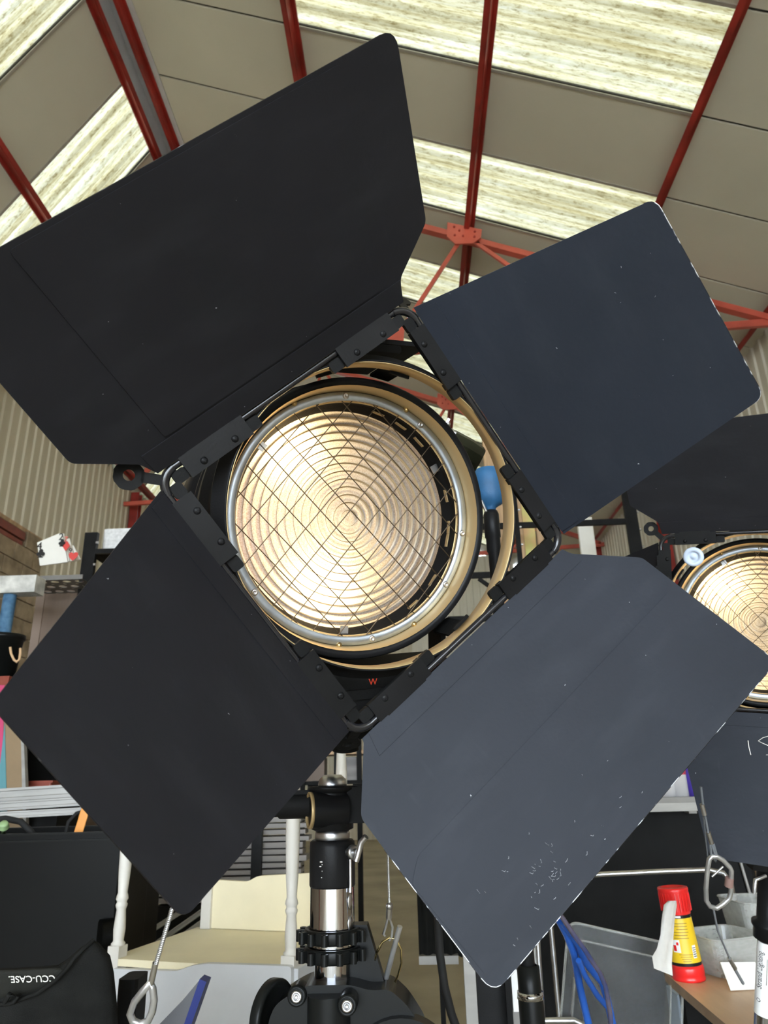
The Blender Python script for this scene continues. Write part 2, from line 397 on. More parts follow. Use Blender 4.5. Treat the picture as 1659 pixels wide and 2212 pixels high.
for right, ss in ((True, (.20, 2.27, 4.31, 6.35, 8.0)), (False, (.24, 2.10, 3.45))):
    F = side_frame(right)
    for s in ss:
        b = MB(); dz = .13 if s > .3 else .09; w = .05 if s > .3 else .045
        b.box((s, (Y0 + Y1) / 2 * (1 if right else -1), -dz / 2 - .004), (.018, Y1 - Y0, dz), F)
        b.box((s + w / 2 * (-1), (Y0 + Y1) / 2 * (1 if right else -1), -dz), (w, Y1 - Y0, .02), F)
        b.box((s + w / 2, (Y0 + Y1) / 2 * (1 if right else -1), -.014), (w, Y1 - Y0, .018), F)
        b.build('purlin', RED, ceil)
def onR(x, off): return V((x, 0, RZ - (x - RX) * math.tan(tR))) - nR * off
def onL(x, off): return V((x, 0, RZ - (RX - x) * math.tan(tL))) - nL * off
def bar(b, p, q, w=.07, h=.07, y=0):
    p, q = V(p), V(q); p.y = y; q.y = y; d = (q - p); M = Mx.Translation(p) @ basis(d, V((0, 1, 0))); b.box((0, 0, d.length / 2), (w, h, d.length), M)
for ty in (-5.4, -1.1, 7.25, 11.5, 15.75):
    tm = REDB if ty > 0 else RED
    apex = V((RX, ty, RZ - .25)); eR = V((XR - .05, ty, 6.30)); eL = V((XL + .05, ty, 6.10))
    b = MB(); bar(b, onR(RX + .1, .22), onR(XR - .05, .22), .05, .09, ty); bar(b, onR(RX + .1, .26), onR(XR - .05, .26), .09, .02, ty)
    root = b.build('roof_truss', tm, ceil)
    b = MB(); bar(b, onL(RX - .05, .22), onL(XL + .05, .22), .05, .09, ty); b.build('rafter', tm, root)
    b = MB(); bar(b, (XL + .05, 0, 6.05), (-.07, 0, 6.20), .05, .07, ty); bar(b, (-.07, 0, 6.14), (XR - .05, 0, 6.32), .05, .09, ty); b.build('tie_beam', tm, root)
    n1 = V((.86, 0, 7.78)); n0 = V((-.07, 0, 6.24))
    b = MB()
    for p, q in ((n1, n0), (n1, V((2.35, 0, 6.30))), (n0, onR(-1.35, .25)), (V((-1.9, 0, 6.12)), onR(-1.35, .25)), (V((-1.9, 0, 6.12)), V((RX, 0, RZ - .35))), (V((2.35, 0, 6.26)), onR(3.2, .25)), (V((-1.9, 0, 6.12)), onL(-4.0, .25))):
        bar(b, p, q, .03, .05, ty - .03)
    b.build('strut', tm, root)
    for nd in (n1, n0):
        b = MB(); pts = [(-.20, .10), (.22, -.04), (.20, -.16), (.10, -.24), (-.12, -.24), (-.22, -.12)] if nd is n1 else [(-.14, .06), (.14, .10), (.12, -.10), (-.12, -.12)]
        b.prism(pts, .02, frame(V((nd.x, ty - .06, nd.z + .06)), V((1, 0, 0)), V((0, 0, 1)), V((0, -1, 0)))); g = b.build('gusset_plate', tm, root)
    b = MB()
    for (dx, dz) in ((-.12, .03), (-.06, -.03), (-.12, -.1), (.02, 0), (.13, -.06), (.12, -.14), (-.02, -.12)):
        p = V((n1.x + dx, ty - .08, n1.z + .05 + dz)); b.cyl(p, p + V((0, -.015, 0)), .014, seg=6)
    b.build('bolt', RED, root)
# floor
fl = thing('floor', None, None, V((0, 0, 0)), kind='structure')
b = MB(); b.box((0, 5.5, -.1), (10.4, 29, .2)); b.build('floor_slab', FLOORM, fl)
b = MB(); b.box((0, -29.05, -.11), (80, 40, .2)); b.build('bounce_ground', mat('bounce_ground_concrete', (.50, .48, .44), .8, var=.1, scale=1), fl)  # unseen pale ground, added outside to bounce light up at the ceiling
# walls -- corrugated sheets
def corr(parent, p0, ax, n_in, L, z0, z1, m, name='wall_sheet', pitch=.20):
    """one profiled sheet, L metres along ax, ribs run up the wall"""
    b = MB(); n = max(1, round(L / pitch)); pts = []
    for k in range(n):
        for q, h in ((0, 0), (.5, 0), (.62, .018), (.88, .018)): pts.append(((k + q) * L / n, h))
    pts.append((L, 0)); vs = []; fs = []; P_ = len(pts)
    for z in (z0, z1):
        for (q, h) in pts:
            p = V(p0) + V(ax) * q + V(n_in) * h; vs.append((p.x, p.y, z))
    for (q, h) in pts:
        p = V(p0) + V(ax) * q + V(n_in) * (h - .012); vs.append((p.x, p.y, z0))
    for (q, h) in pts:
        p = V(p0) + V(ax) * q + V(n_in) * (h - .012); vs.append((p.x, p.y, z1))
    for j in range(P_ - 1):
        fs.append((j, j + 1, P_ + j + 1, P_ + j)); fs.append((2 * P_ + j, 2 * P_ + j + 1, 3 * P_ + j + 1, 3 * P_ + j)); fs.append((j, j + 1, 2 * P_ + j + 1, 2 * P_ + j))
    b.add(vs, fs); return b.build(name, m, parent)
wl = thing('wall_left', None, None, V((XL, 0, 0)), kind='structure')
ZB = 4.57
y = Y0
while y < Y1 - .1:
    low = ZB - .02 if y < 8.9 else 0.0
    corr(wl, (XL, y, 0), (0, 1, 0), (1, 0, 0), 1.0, low, 6.62, CREAM); y += 1.0
b = MB(); b.box((XL - .12, -1.0, ZB / 2), (.22, 16, ZB)); b.box((XL - .05, 8.03, ZB / 2), (.14, 2.04, ZB)); b.build('wall_core', MORTAR, wl)
b = MB(); b.box((XL - .005, 7.0, ZB + .01), (.06, 4.1, .05)); b.build('cill_strip', TANB, wl)
for r in range(20):
    z = ZB - .225 * (r + 1); off = .225 if r % 2 else 0
    yy = 6.8 - off
    while yy < 9.05:
        a, c = yy, min(yy + .45, 9.05)
        if c - a > .08:
            if r == 0 and abs((a + c) / 2 - 8.1) < .3:
                yy += .45; continue
            b = MB(); b.box((XL + .03 + random.uniform(-.004, .004), (a + c) / 2, z + .1125), (.07, c - a - .014, .211)); b.build('concrete_block', BLOCK, wl)
        yy += .45
b = MB(); b.box((XL + .035, 8.1, ZB - .10), (.06, .9, .10)); b.box((XL + .035, 8.1, ZB - .20), (.05, .85, .05)); b.build('timber_lintel', TERRA, wl)
b = MB(); b.box((XL - .1, (8.2 + Y1) / 2, 0.9), (.16, Y1 - 8.2, 1.8)); b.build('wall_base', MORTAR, wl)
wr = thing('wall_right', None, None, V((XR, 0, 0)), kind='structure'); y = Y0
while y < Y1 - .1:
    corr(wr, (XR, y, 0), (0, 1, 0), (-1, 0, 0), 1.0, 1.8, 6.60, WHITES); y += 1.0
b = MB(); b.box((XR + .08, (Y0 + Y1) / 2, .9), (.16, Y1 - Y0, 1.8)); b.build('wall_base', BLOCK, wr)
wf = thing('wall_far', None, None, V((0, Y1, 0)), kind='structure'); x = XL
while x < XR - .05:
    L = min(1.0, XR - x); xm = x + L / 2
    top = (RZ - (xm + L / 2 - RX) * math.tan(tR)) if xm > RX else (RZ - (RX - xm + L / 2) * math.tan(tL))
    corr(wf, (x, Y1, 0), (1, 0, 0), (0, -1, 0), L, 0, top + .3, WHITES if xm > 0 else CREAM); x += 1.0
for ty in (-1.1, 7.65, 11.9, 16.2):
    for xw, par in ((XL + .1, wl), (XR - .1, wr)):
        if ty == 7.65 and xw > 0: continue
        if ty == 7.65: xw -= .02
        yo = -.52 if (ty == 7.65) else 0; b = MB(); b.box((xw, ty + yo, 3.2), (.014, .14, 6.4)); b.box((xw, ty + yo - .07, 3.2), (.15, .014, 6.4)); b.box((xw, ty + yo + .07, 3.2), (.15, .014, 6.4)); b.build('steel_column', RED, par)
b = MB()
for z in (2.6, 4.0, 5.4): b.box((XR - .02, (Y0 + Y1) / 2, z), (.0, Y1 - Y0, .0))
# gable upstand above the open bay door behind the photographer
wb = thing('wall_near', None, None, V((0, Y0, 0)), kind='structure')
b = MB(); b.prism([(XL, 5.0), (XR, 5.0), (XR, 6.5), (RX, RZ), (XL, 6.4)], .1, frame(V((0, Y0, 0)), V((1, 0, 0)), V((0, 0, 1)), V((0, -1, 0)))); b.build('gable_panel', CREAM, wb)

# ================================================================== FRESNEL FIXTURES
def lamp_frame(cc, n_cam):
    n = V(n_cam).normalized(); e1 = n.cross(V((0, 1, 0))); e1.normalize()
    if e1.x < 0: e1 = -e1
    e2 = n.cross(e1)
    if e2.y < 0: e2 = -e2
    return frame(CAM + RW @ V(cc), RW @ e1, RW @ (-e2), RW @ n)

def barn_doors(F, K0deg, flaps, label, main=True):
    root = thing('barn_doors', label, 'barn doors', F)
    SQ = .256
    b = MB(); b.lathe([(.1804, 0), (.1822, 0), (.1822, -.022), (.194, -.022), (.194, -.026), (.1804, -.026)], F, 128, closed=True)
    ring = b.build('outer_ring', BLACK, root)
    b = MB(); b.lathe([(.1800, -.0003), (.1790, -.0006), (.1790, -.0255), (.1800, -.0255)], F, 128, closed=True); g = b.build('ring_lamplit_face', BRASS_LAMPLIT, ring); g['label'] = 'inner face of the ring, lamp light put into its golden colour'
    K = [V((SQ * math.cos(R_(K0deg - 90 * k)), SQ * math.sin(R_(K0deg - 90 * k)), 0)) for k in range(4)]
    # support arms between ring and hinge rods
    b = MB()
    for k in range(4):
        m_ = (K[k] + K[(k + 1) % 4]) / 2; o = m_.normalized(); h = (K[(k + 1) % 4] - K[k]).normalized()
        for sgn in (-1, 1):
            p = m_ + h * .115 * sgn
    fl_objs = []
    for k in range(4):
        a, c = K[(k + 3) % 4], K[k]                       # flap k hinges between corners k-1 and k
        hh = (c - a).normalized(); mid = (a + c) / 2; o = mid.normalized(); beta = R_(flaps[k]['beta'])
        w = o * math.cos(beta) + V((0, 0, 1)) * math.sin(beta); nn = hh.cross(w)
        G = F @ frame(mid, hh, w, nn)                      # flap frame: x along hinge, y across leaf, z = lit normal towards viewer
        G0 = F @ frame(mid, hh, o, hh.cross(o))
        q = flaps[k]; pts = rounded(q['pts'], q['rad'])
        b = MB(); b.prism(pts, .0018, G, 0, 1)
        fo = b.build('door_leaf', [q.get('mat', FLAP), q.get('edge', EDGED)], root, M=G)
        fo['label'] = q['label']
        hl = q['strip'];
        b = MB(); b.prism([(-hl, .006), (hl, .006), (hl - q['st2'], .033), (-hl + q['st2'], .033)], .0014, G @ Mx.Translation((0, 0, .0019)), 0)
        b.build('hinge_strip', q.get('mat', FLAP), fo)
        if 'folds' in q:
            for pg in q['folds']:
                b = MB(); b.prism(rounded(pg, .004, 2),   .0012, G @ Mx.Translation((0, 0, .0019))); b.build('stiffening_panel', q.get('mat', FLAP), fo)
        if q.get('edge') is EDGE and main:
            pp = q['pts']; far = [p_ for p_ in pts if p_[1] > .10]; far.sort(key=lambda p_: math.atan2(p_[1] - .1, p_[0]))
            b = MB(); b.tube([G @ V((p_[0], p_[1], .0012)) for p_ in far], .0007, 5); e_ = b.build('worn_edge', EDGE, fo); e_['label'] = 'paint chipped off the outer edge'
            b = MB(); rnd = random.Random(k + 3)
            for _ in range(46 if k == 2 else 6):
                uu = rnd.uniform(-.02, .21) if k == 2 else rnd.uniform(-.09, .10); vv = rnd.uniform(.20, .262); aa = rnd.uniform(0, PI); ll = rnd.uniform(.0004, .0026) * (1 if k == 2 else .4); zz_ = .0036 if k == 2 else .0021
                if k == 2 and rnd.random() < .5: uu = rnd.gauss(.125, .012); vv = rnd.gauss(.245, .010)
                c_, s_ = math.cos(aa) * ll, math.sin(aa) * ll; b.tube([G @ V((uu - c_, vv - s_, zz_)), G @ V((uu + c_ * .2, vv + s_ * 1.0, zz_)), G @ V((uu + c_, vv + s_ * .6, zz_))], .00022, 4)
            e_ = b.build('paint_scratches', SCR, fo); e_['kind'] = 'stuff'
        for sg in (-1, 1):
            b = MB(); u0, u1 = (.068, .150)
            xs = sorted((sg * u0, sg * u1)); L = xs[1] - xs[0]
            # stepped knuckle plate fixed to the frame side
            st = [(xs[0], -.021), (xs[1], -.021), (xs[1], .004), (xs[1] - L * .14, .004), (xs[1] - L * .14, .008), (xs[1] - L * .42, .008), (xs[1] - L * .42, .011), (xs[0] + L * .4, .011), (xs[0] + L * .4, .008), (xs[0] + L * .12, .008), (xs[0] + L * .12, .004), (xs[0], .004)]
            b.prism(st, .003, G0 @ Mx.Translation((0, 0, .0040)))
            hp = b.build('hinge_plate', BLACK if main else BLACKM, fo)
            b = MB()
            ends = ((xs[0] - .016, xs[0]), (xs[1], xs[1] + .016))
            for (e0, e1) in ends: b.prism(rounded([(e0, -.019), (e1, -.019), (e1, -.005), (e0, -.005)], .003, 2), .006, G0 @ Mx.Translation((0, 0, -.004)))
            b.prism([(xs[0], -.019), (xs[1], -.019), (xs[1], -.006), (xs[0], -.006)], .008, G0 @ Mx.Translation((0, 0, -.0045)))
            b.build('hinge_block', BLACKM, fo)
            for t in (.25, .75):
                b = MB(); Ms = G0 @ Mx.Translation((xs[0] + L * t, -.0135, .0071))
                b.lathe([(0, .0022), (.0016, .0022), (.0024, .0018), (.0036, .0012), (.0042, 0)], Ms, 14); b.box((0, 0, .0022), (.004, .0008, .0006), Ms); b.box((0, 0, .0022), (.0008, .004, .0006), Ms)
                b.build('screw', BLACK, fo)
        # rod along the hinge with bent ends
        b = MB(); P_ = [F @ (a + (c - a) * t) for t in (.055, .3, .5, .7, .945)]; b.tube(P_, .0042, 10); b.build('hinge_rod', GLOSSB, root)
        fl_objs.append(fo)
    for k in range(4):
        c = K[k]; i = c.normalized(); t1 = (K[(k + 1) % 4] - c).normalized(); t0 = (K[(k + 3) % 4] - c).normalized()
        b = MB(); path = []
        for j in range(9):
            t = j / 8; p0, p1, p2 = c + t0 * .022, c - i * .004, c + t1 * .022
            path.append(F @ (p0 * (1 - t) ** 2 + p1 * 2 * t * (1 - t) + p2 * t * t))
        b.tube(path, .0052, 10); cl = b.build('corner_joint', GLOSSB, root)
        # tab with a hole
        b = MB(); tilt = R_(flaps[k].get('tab', 0)); out = (i * math.cos(tilt) + V((0, 0, 1)) * math.sin(tilt)); side = V((-i.y, i.x, 0)); T = F @ frame(c - i * .008, out, side, out.cross(side))
        b.prism([(-.002, -.0055), (.022, -.0055), (.022, .0055), (-.002, .0055)], .0025, T)
        n = 8; R0, r0 = .0165, .0060; vs = []
        for kk in range(24):
            a_ = 2 * PI * kk / 24; s8 = math.cos(PI / n) / math.cos(((a_ + PI / n) % (2 * PI / n)) - PI / n)
            for (rr) in (R0 * s8, r0):
                for z in (0, .0025): vs.append((.034 + rr * math.cos(a_), rr * math.sin(a_), z))
        fs = []
        for kk in range(24):
            A_, B_ = kk * 4, ((kk + 1) % 24) * 4
            fs += [(A_, B_, B_ + 1, A_ + 1), (A_ + 2, A_ + 3, B_ + 3, B_ + 2), (A_ + 1, B_ + 1, B_ + 3, A_ + 3), (A_, A_ + 2, B_ + 2, B_)]
        b.add(vs, fs, T); b.build('lock_tab', flaps[k].get('tabm', BLACKM), cl)
    return root

def fresnel(F, label, zl=-.1038, lens_c=(0, 0), hot=(), base=1.0, knob=None, main=True, texts=True):
    root = thing('fresnel_lamp', label, 'stage lamp', F @ Mx.Translation((0, 0, -.25)))
    T = lambda z=0: F @ Mx.Translation((lens_c[0], lens_c[1], zl + z))
    b = MB()
    prof = [(.1655, -.002), (.1680, .025), (.1690, .0275), (.1765, .0285), (.1790, .026), (.1800, -.03), (.1800, -.05), (.19, -.055), (.19, -.075), (.178, -.078), (.178, -.1), (.186, -.104), (.186, -.118), (.176, -.122), (.176, -.142), (.186, -.146), (.186, -.16), (.176, -.164), (.176, -.19), (.19, -.195), (.19, -.33), (.176, -.36), (.10, -.365), (0, -.365)]
    b.lathe(prof, T(), 96); b.lathe([(.160, -.004), (.160, -.10), (.02, -.30), (0, -.30)], T(), 64)
    hs = b.build('housing', BLACK, root)
    b = MB(); b.lathe([(.1652, -.0015), (.1676, .0250), (.1686, .0278)], T(.0002), 96); b.build('bezel_lip', BRASS_LAMPLIT, root)['label'] = 'lip round the lens, lamp light put into its tan colour'
    b = MB(); b.lathe([(.1535, 0), (.1535, .0035), (.1545, .0045), (.164, .0045), (.165, .0035), (.165, 0)], T(), 128, closed=True); sr = b.build('lens_ring', STEEL, root); sr['label'] = 'brushed steel ring holding the wire guard'
    b = MB(); b.lathe([(.1535, .001), (.1535, -.016), (.1515, -.034), (.1515, -.036)], T(), 96); b.lathe([(.1535, -.016), (.146, -.0345)], T(), 96); b.build('inner_barrel', BLACKM, root)
    b = MB(); b.lathe([(.1532, .0008), (.1525, -.0025), (.1518, -.0025)], T(), 96); b.build('barrel_edge', BRASS_LAMPLIT, root)
    for a_ in (93, -8, 215, 325, 52, 108 + 180 - 10) if main else (90, 200, 330):
        b = MB(); p = T(.0045) @ Mx.Translation((.1592 * math.cos(R_(a_)), .1592 * math.sin(R_(a_)), 0)); b.lathe([(0, .001), (.0014, .001), (.0016, .0022), (.0036, .0018), (.0044, 0)], p, 14); b.build('ring_screw', SILVER, sr)
    for a_ in (62, 118, 262, 300):
        b = MB(); p = T(.003) @ Mx.Translation((.1645 * math.cos(R_(a_)), .1645 * math.sin(R_(a_)), 0)); b.lathe([(0, .005), (.002, .0045), (.0038, .002), (.0042, 0)], p, 12); b.build('bezel_screw', BRASS_SCREW_LIT_TAB, root)
    # lens: convex, cut in concentric steps
    b = MB(); NR = 14; Rl = .1485; bulge = .020; prof = []
    for i in range(NR):
        r0, r1 = Rl * i / NR, Rl * (i + 1) / NR
        z0 = bulge * (1 - (r0 / Rl) ** 2); z1 = bulge * (1 - (r1 / Rl) ** 2)
        dep = .0035 + .0035 * (i / NR)
        if i == 0: prof += [(0, z0), (r1 * .5, z0 - .0003), (r1 * .97, z1 - .0008)]
        else: prof += [(r0 + (r1 - r0) * .04, z0 + dep * .25), (r0 + (r1 - r0) * .5, z0 + dep * .05), (r0 + (r1 - r0) * .9, z1 - dep * .55)]
    prof += [(Rl, -.002), (Rl, -.008)]
    lz = -.036
    b.lathe(prof, T(lz), 160, sm=True)
    nP = len(prof); nf = len(b.f) // 160
    for fi in range(len(b.f)):
        k_ = fi % nf
        if k_ >= 2 and (k_ - 2) % 3 == 0 and k_ < nf - 2: b.mi[fi] = 1
    ln = b.build('lens', [LENS, LENSR], root, M=T(lz)); ln['label'] = 'glowing stepped glass lens with concentric rings'
    for a_ in (141, 28, -93) if main else (120, 0):
        b = MB(); p = T(-.022) @ Mx.Rotation(R_(a_), 4, 'Z'); b.box((.148, 0, .002), (.012, .011, .002), p); b.box((.1525, 0, -.002), (.002, .011, .010), p); b.build('lens_clip', SILVER, root)
    for a_ in (-5, -12, -35, -52, 12, 45, 58, 72) if main else ():
        b = MB(); p = T(-.022) @ Mx.Rotation(R_(a_), 4, 'Z'); b.box((.1505, 0, 0), (.0015, .018, .006), p); b.build('spring_clip', BRASS_LAMPLIT, root)
    # guard wires
    b = MB(); Rg = .1545; pitch = .0302
    for ang in (49, -47):
        d = V((math.cos(R_(ang)), math.sin(R_(ang)), 0)); n = V((-d.y, d.x, 0))
        for i in range(-6, 7):
            of = (i + (.3 if ang > 0 else .15)) * pitch
            if abs(of) >= Rg - .004: continue
            hl = math.sqrt(Rg * Rg - of * of); z = .0012 if ang > 0 else .0004
            b.tube([T() @ (n * of - d * hl + V((0, 0, z))), T() @ (n * of + V((0, 0, z))), T() @ (n * of + d * hl + V((0, 0, z)))], .0007, 6)
    b.build('wire_guard', WIREM, root)
    # bulb envelope, plus point lights added behind the lens for glow and hot spots
    b = MB(); b.lathe([(0, .10), (.014, .094), (.02, .07), (.02, .02), (.012, 0), (0, 0)], T(-.20), 20); b.build('bulb', FROST, root)
    for (hx, hy, hz, pw, col, rr) in hot:
        ld = bpy.data.lights.new('lamp_light', 'POINT'); ld.energy = pw; ld.color = col; ld.shadow_soft_size = rr
        lo = bpy.data.objects.new('lamp_light', ld); S.collection.objects.link(lo); lo.matrix_world = T() @ Mx.Translation((hx, hy, hz)); 
    # brackets that carry the barn doors
    for a_ in ((78, 109, -50, -128, 200) if main else (60, 150, 240)):
        b = MB(); p = F @ Mx.Rotation(R_(a_), 4, 'Z')
        b.box((.191, 0, -.062), (.004, .027, .078), p); b.box((.184, 0, -.026), (.018, .026, .003), p); b.build('door_bracket', BLACKM, root)
    # top rail and handle
    b = MB(); tp = F @ Mx.Translation((-.01, .215, -.12))
    b.box((0, 0, 0), (.13, .010, .12), tp, bev=.003); b.box((.025, .012, 0), (.16, .006, .10), tp); b.box((.02, .03, -.01), (.075, .03, .05), tp); b.box((.045, .045, .03), (.012, .03, .012), tp)
    b.box((-.02, .022, .04), (.09, .008, .01), tp); b.build('top_bracket', BLACKM, root)
    # yoke
    b = MB(); yk = F @ Mx.Translation((0, 0, -.30))
    for sx in (-1, 1): b.box((sx * .212, -.11, 0), (.008, .30, .05), yk)
    b.box((0, -.258, 0), (.432, .008, .05), yk); b.build('yoke', BLACKM, root)
    b = MB(); b.box((.02, -.222, -.135), (.25, .055, .12), F, bev=.004); b.box((0, -.235, -.105), (.20, .010, .05), F); b.box((0.0, -.222, -.075), (.055, .012, .01), F); b.build('lower_tray', BLACKM, root)
    b = MB(); b.box((-.01, -.268, -.17), (.12, .05, .08), F, bev=.006); b.cyl(F @ V((.0, -.25, -.15)), F @ V((.0, -.31, -.15)), .018, seg=18); b.build('stirrup_block', BLACKM, root)
    if knob:
        kx, ky, kz = knob; b = MB(); p0 = F @ V((kx, ky, kz)); ax = (F.to_3x3() @ V((.75, -.45, .3))).normalized()
        b.lathe([(0, -.01), (.022, -.01), (.026, 0), (.026, .03), (.023, .05), (.02, .055), (0, .055)], Mx.Translation(p0) @ basis(ax), 10, sm=False); b.build('tilt_knob', OLIVE, root)
        b = MB(); q0 = F @ V((kx - .012, ky + .024, kz + .012)); b.box((0, 0, 0), (.03, .014, .004), Mx.Translation(q0) @ basis(-ax, V((1, 0, .6)))); b.cyl(q0, q0 + ax * .02, .005, seg=10); b.sphere(q0 + V((.006, -.004, .004)), .004); b.build('knob_bolt', SILVER, root)
    if texts:
        text('red_lettering', 'W', .011, F @ Mx.Translation((.013, -.2085, -.0742)), REDINK, root); text('red_lettering', 'A', .010, F @ Mx.Translation((.052, -.2085, -.0742)), REDINK, root)
    return root

F1 = lamp_frame((-.0025, .0021, .84), (.3691, -.0516, -.928))
big_lab = ['wide upper left barn door leaf, folded panel, nearly black', 'narrow upper right barn door leaf with chipped edge', 'wide lower right barn door leaf, dusty and scratched, grey with painted-in sky light', 'narrow lower left barn door leaf, matt black']
flaps1 = [
    dict(beta=35, pts=[(-.176, .006), (-.186, .026), (-.239, .069), (-.250, .258), (.253, .268), (.237, .076), (.182, .034), (.176, .006)], rad=[0, .004, .006, .02, .02, .006, .006, 0], strip=.176, st2=-.004, label=big_lab[0], mat=FLAP,
         folds=[[(-.150, .036), (.150, .036), (.178, .262), (-.178, .2545)]], tab=-52),
    dict(beta=50, pts=[(-.172, .006), (-.117, .285), (.125, .281), (.171, .006)][::-1], rad=[0, .012, .012, 0], strip=.166, st2=.004, label=big_lab[1], mat=FLAP_SKYLIT, edge=EDGE, tab=-60, tabm=BRASS_SCREW_LIT_TAB),  # tab in brass: lamp glow put into its colour
    dict(beta=30, pts=[(-.170, .006), (-.174, .018), (-.238, .083), (-.252, .279), (.246, .275), (.237, .110), (.234, .066), (.179, .010), (.178, .006)][::-1], rad=[0, .004, .006, .02, .018, .02, .006, .004, 0][::-1], strip=.168, st2=-.008, label=big_lab[2], mat=FLAP_DUSTY_SKYLIT, edge=EDGE,
         folds=[[(-.225, .135), (.215, .135), (.238, .15), (.240, .262), (-.246, .268)]], tab=-52),
    dict(beta=42, pts=[(-.168, .006), (-.111, .285), (.111, .285), (.168, .006)][::-1], rad=[0, .012, .012, 0], strip=.163, st2=.004, label=big_lab[3], mat=FLAP, edge=EDGED, tab=0),
]
for q in flaps1:
    a = q['pts']; s = sum(a[i][0] * a[(i + 1) % len(a)][1] - a[(i + 1) % len(a)][0] * a[i][1] for i in range(len(a)))
    if s < 0: q['pts'] = a[::-1]; q['rad'] = q['rad'][::-1]
barn_doors(F1, 81.88, flaps1, 'large four-leaf black barn doors on the big central lamp, opened wide')
WARM = (1, .74, .38); PINKW = (1, .72, .55)
fresnel(F1, 'big central fresnel stage lamp, lit, steel ring and diamond wire guard', hot=[(-.074, .090, -.062, .50, WARM, .010), (-.034, -.094, -.062, .66, WARM, .010), (0, 0, -.22, .55, (1, .64, .28), .03), (-.11, -.01, -.13, .32, PINKW, .02)], knob=(.190, .115, -.20))

# second fixture at the right edge
c2 = RW.inverted() @ (at(1637, 1338, 1.47) - CAM)
F2 = lamp_frame(c2, (-.52 - .05, -.15 - .05, -1))
fl2 = [  # leaves of the second lamp
    dict(beta=25, pts=[(-.176, .006), (-.182, .034), (-.237, .076), (-.250, .245), (.250, .245), (.237, .076), (.182, .034), (.176, .006)], rad=[0, .006, .006, .02, .02, .006, .006, 0], strip=.176, st2=-.004, label='upper leaf of the right lamp, wide and black', mat=FLAP, tab=60),
    dict(beta=20, pts=[(.168, .006), (.111, .285), (-.111, .285), (-.168, .006)], rad=[0, .012, .012, 0], strip=.163, st2=.004, label='right leaf of the right lamp', mat=FLAP),
    dict(beta=12, pts=[(.172, .006), (.110, .285), (-.098, .285), (-.172, .006)], rad=[0, .02, .02, 0], strip=.168, st2=.004, label='lower leaf of the right lamp with chalk marks', mat=FLAP_DUSTY_SKYLIT, edge=EDGE),
    dict(beta=-35, pts=[(.168, .006), (.111, .285), (-.111, .285), (-.168, .006)], rad=[0, .012, .012, 0], strip=.163, st2=.004, label='left leaf of the right lamp folded back', mat=FLAP),
]
bd2 = barn_doors(F2, 49, fl2, 'black barn doors of the partly hidden lamp at the right edge', main=False)
fresnel(F2, 'smaller looking lit stage lamp cut off by the right edge of the frame', hot=[(-.085, .080, -.068, .8, WARM, .012), (-.03, -.12, -.09, .30, WARM, .014), (0, 0, -.22, 1.3, (1, .68, .34), .03)], main=False, texts=False)
b = MB(); p = at(1498, 1203, 1.40); q = (CAM - p).normalized(); b.lathe([(0, .006), (.004, .006), (.005, .004), (.010, .004), (.0105, .006), (.0175, .006), (.019, .003), (.019, -.02), (0, -.02)], Mx.Translation(p) @ basis(q), 24)
kb = b.build('focus_knob', ICE); tag(kb, 'pale blue round knob between the right lamp lens and its door corner', 'knob')

# ================================================================== MAIN STAND
yS = at(716, 1760, 1.13).y
def P(u, v, y=yS): return onY(u, v, y)
ax = P(718, 1900); sx0 = ax.x
def zv(v, y=yS, u=718): return onY(u, v, y).z
st = thing('lighting_stand', 'chrome and black wind-up stand under the big central lamp', 'stand', V((sx0, yS, 0)))
A = lambda z: V((sx0, yS, z)); AM = lambda z=0: Mx.Translation((sx0, yS, z))
px = lambda n: n * 1.13 / 1550
b = MB(); z0 = zv(1684); b.lathe([(0, .014), (.014, .013), (.021, .007), (.023, 0), (.023, -.008), (0, -.008)], AM(z0 - .006), 28); b.build('spigot_nut', SILVER, st)
b = MB(); b.lathe([(0, .0), (.039, .003), (.040, -.002), (.030, -.010), (0, -.010)], AM(zv(1702)), 32); b.build('top_flange', BLACK, st)
zh = zv(1745)
b = MB(); b.lathe([(0, .032), (.031, .032), (.033, .026), (.033, -.030), (.026, -.033), (.022, -.040), (0, -.040)], AM(zh), 24)
b.cyl(A(zh) + V((-.030, -.028, -.002)), A(zh) + V((.022, -.010, -.002)), .026, seg=28); b.build('head_casting', BLACK, st)
b = MB(); b.lathe([(.0265, -.002), (.0265, .003), (.0225, .003), (.0225, -.002)], Mx.Translation(A(zh) + V((-.031, -.0285, -.002))) @ basis((-.94, -.33, 0)), 24, closed=True); b.build('head_rim', BRASS_LAMPLIT, st)
b = MB(); b.cyl(A(zh) + V((-.030, 0, .006)), A(zh) + V((-.085, .01, .004)), .021, .019, 20); b.cyl(A(zh) + V((-.085, .01, .004)), A(zh) + V((-.14, .02, .002)), .016, seg=18)
b.box((sx0 - .055, yS, zh + .024), (.05, .03, .006)); b.build('cross_arm', BLACKM, st)
b = MB(); b.box((sx0 + .06, yS, zh + .004), (.07, .045, .052)); b.box((sx0 + .065, yS - .004, zh + .033), (.06, .05, .004)); b.build('side_block', BLACKM, st)
b = MB(); b.lathe([(.0, .008), (.026, .008), (.027, .004), (.027, -.012), (0, -.012)], AM(zv(1806)), 28); b.build('zinc_collar', SILVER, st)
zt = zv(1813); zb = zv(1915)
b = MB(); b.lathe([(0, zt), (.031, zt), (.0345, zt - .003), (.0350, zt - .010), (.0350, zb + .003), (.0335, zb), (0, zb)], AM(0), 40); b.build('socket', BLACK, st)
b = MB()
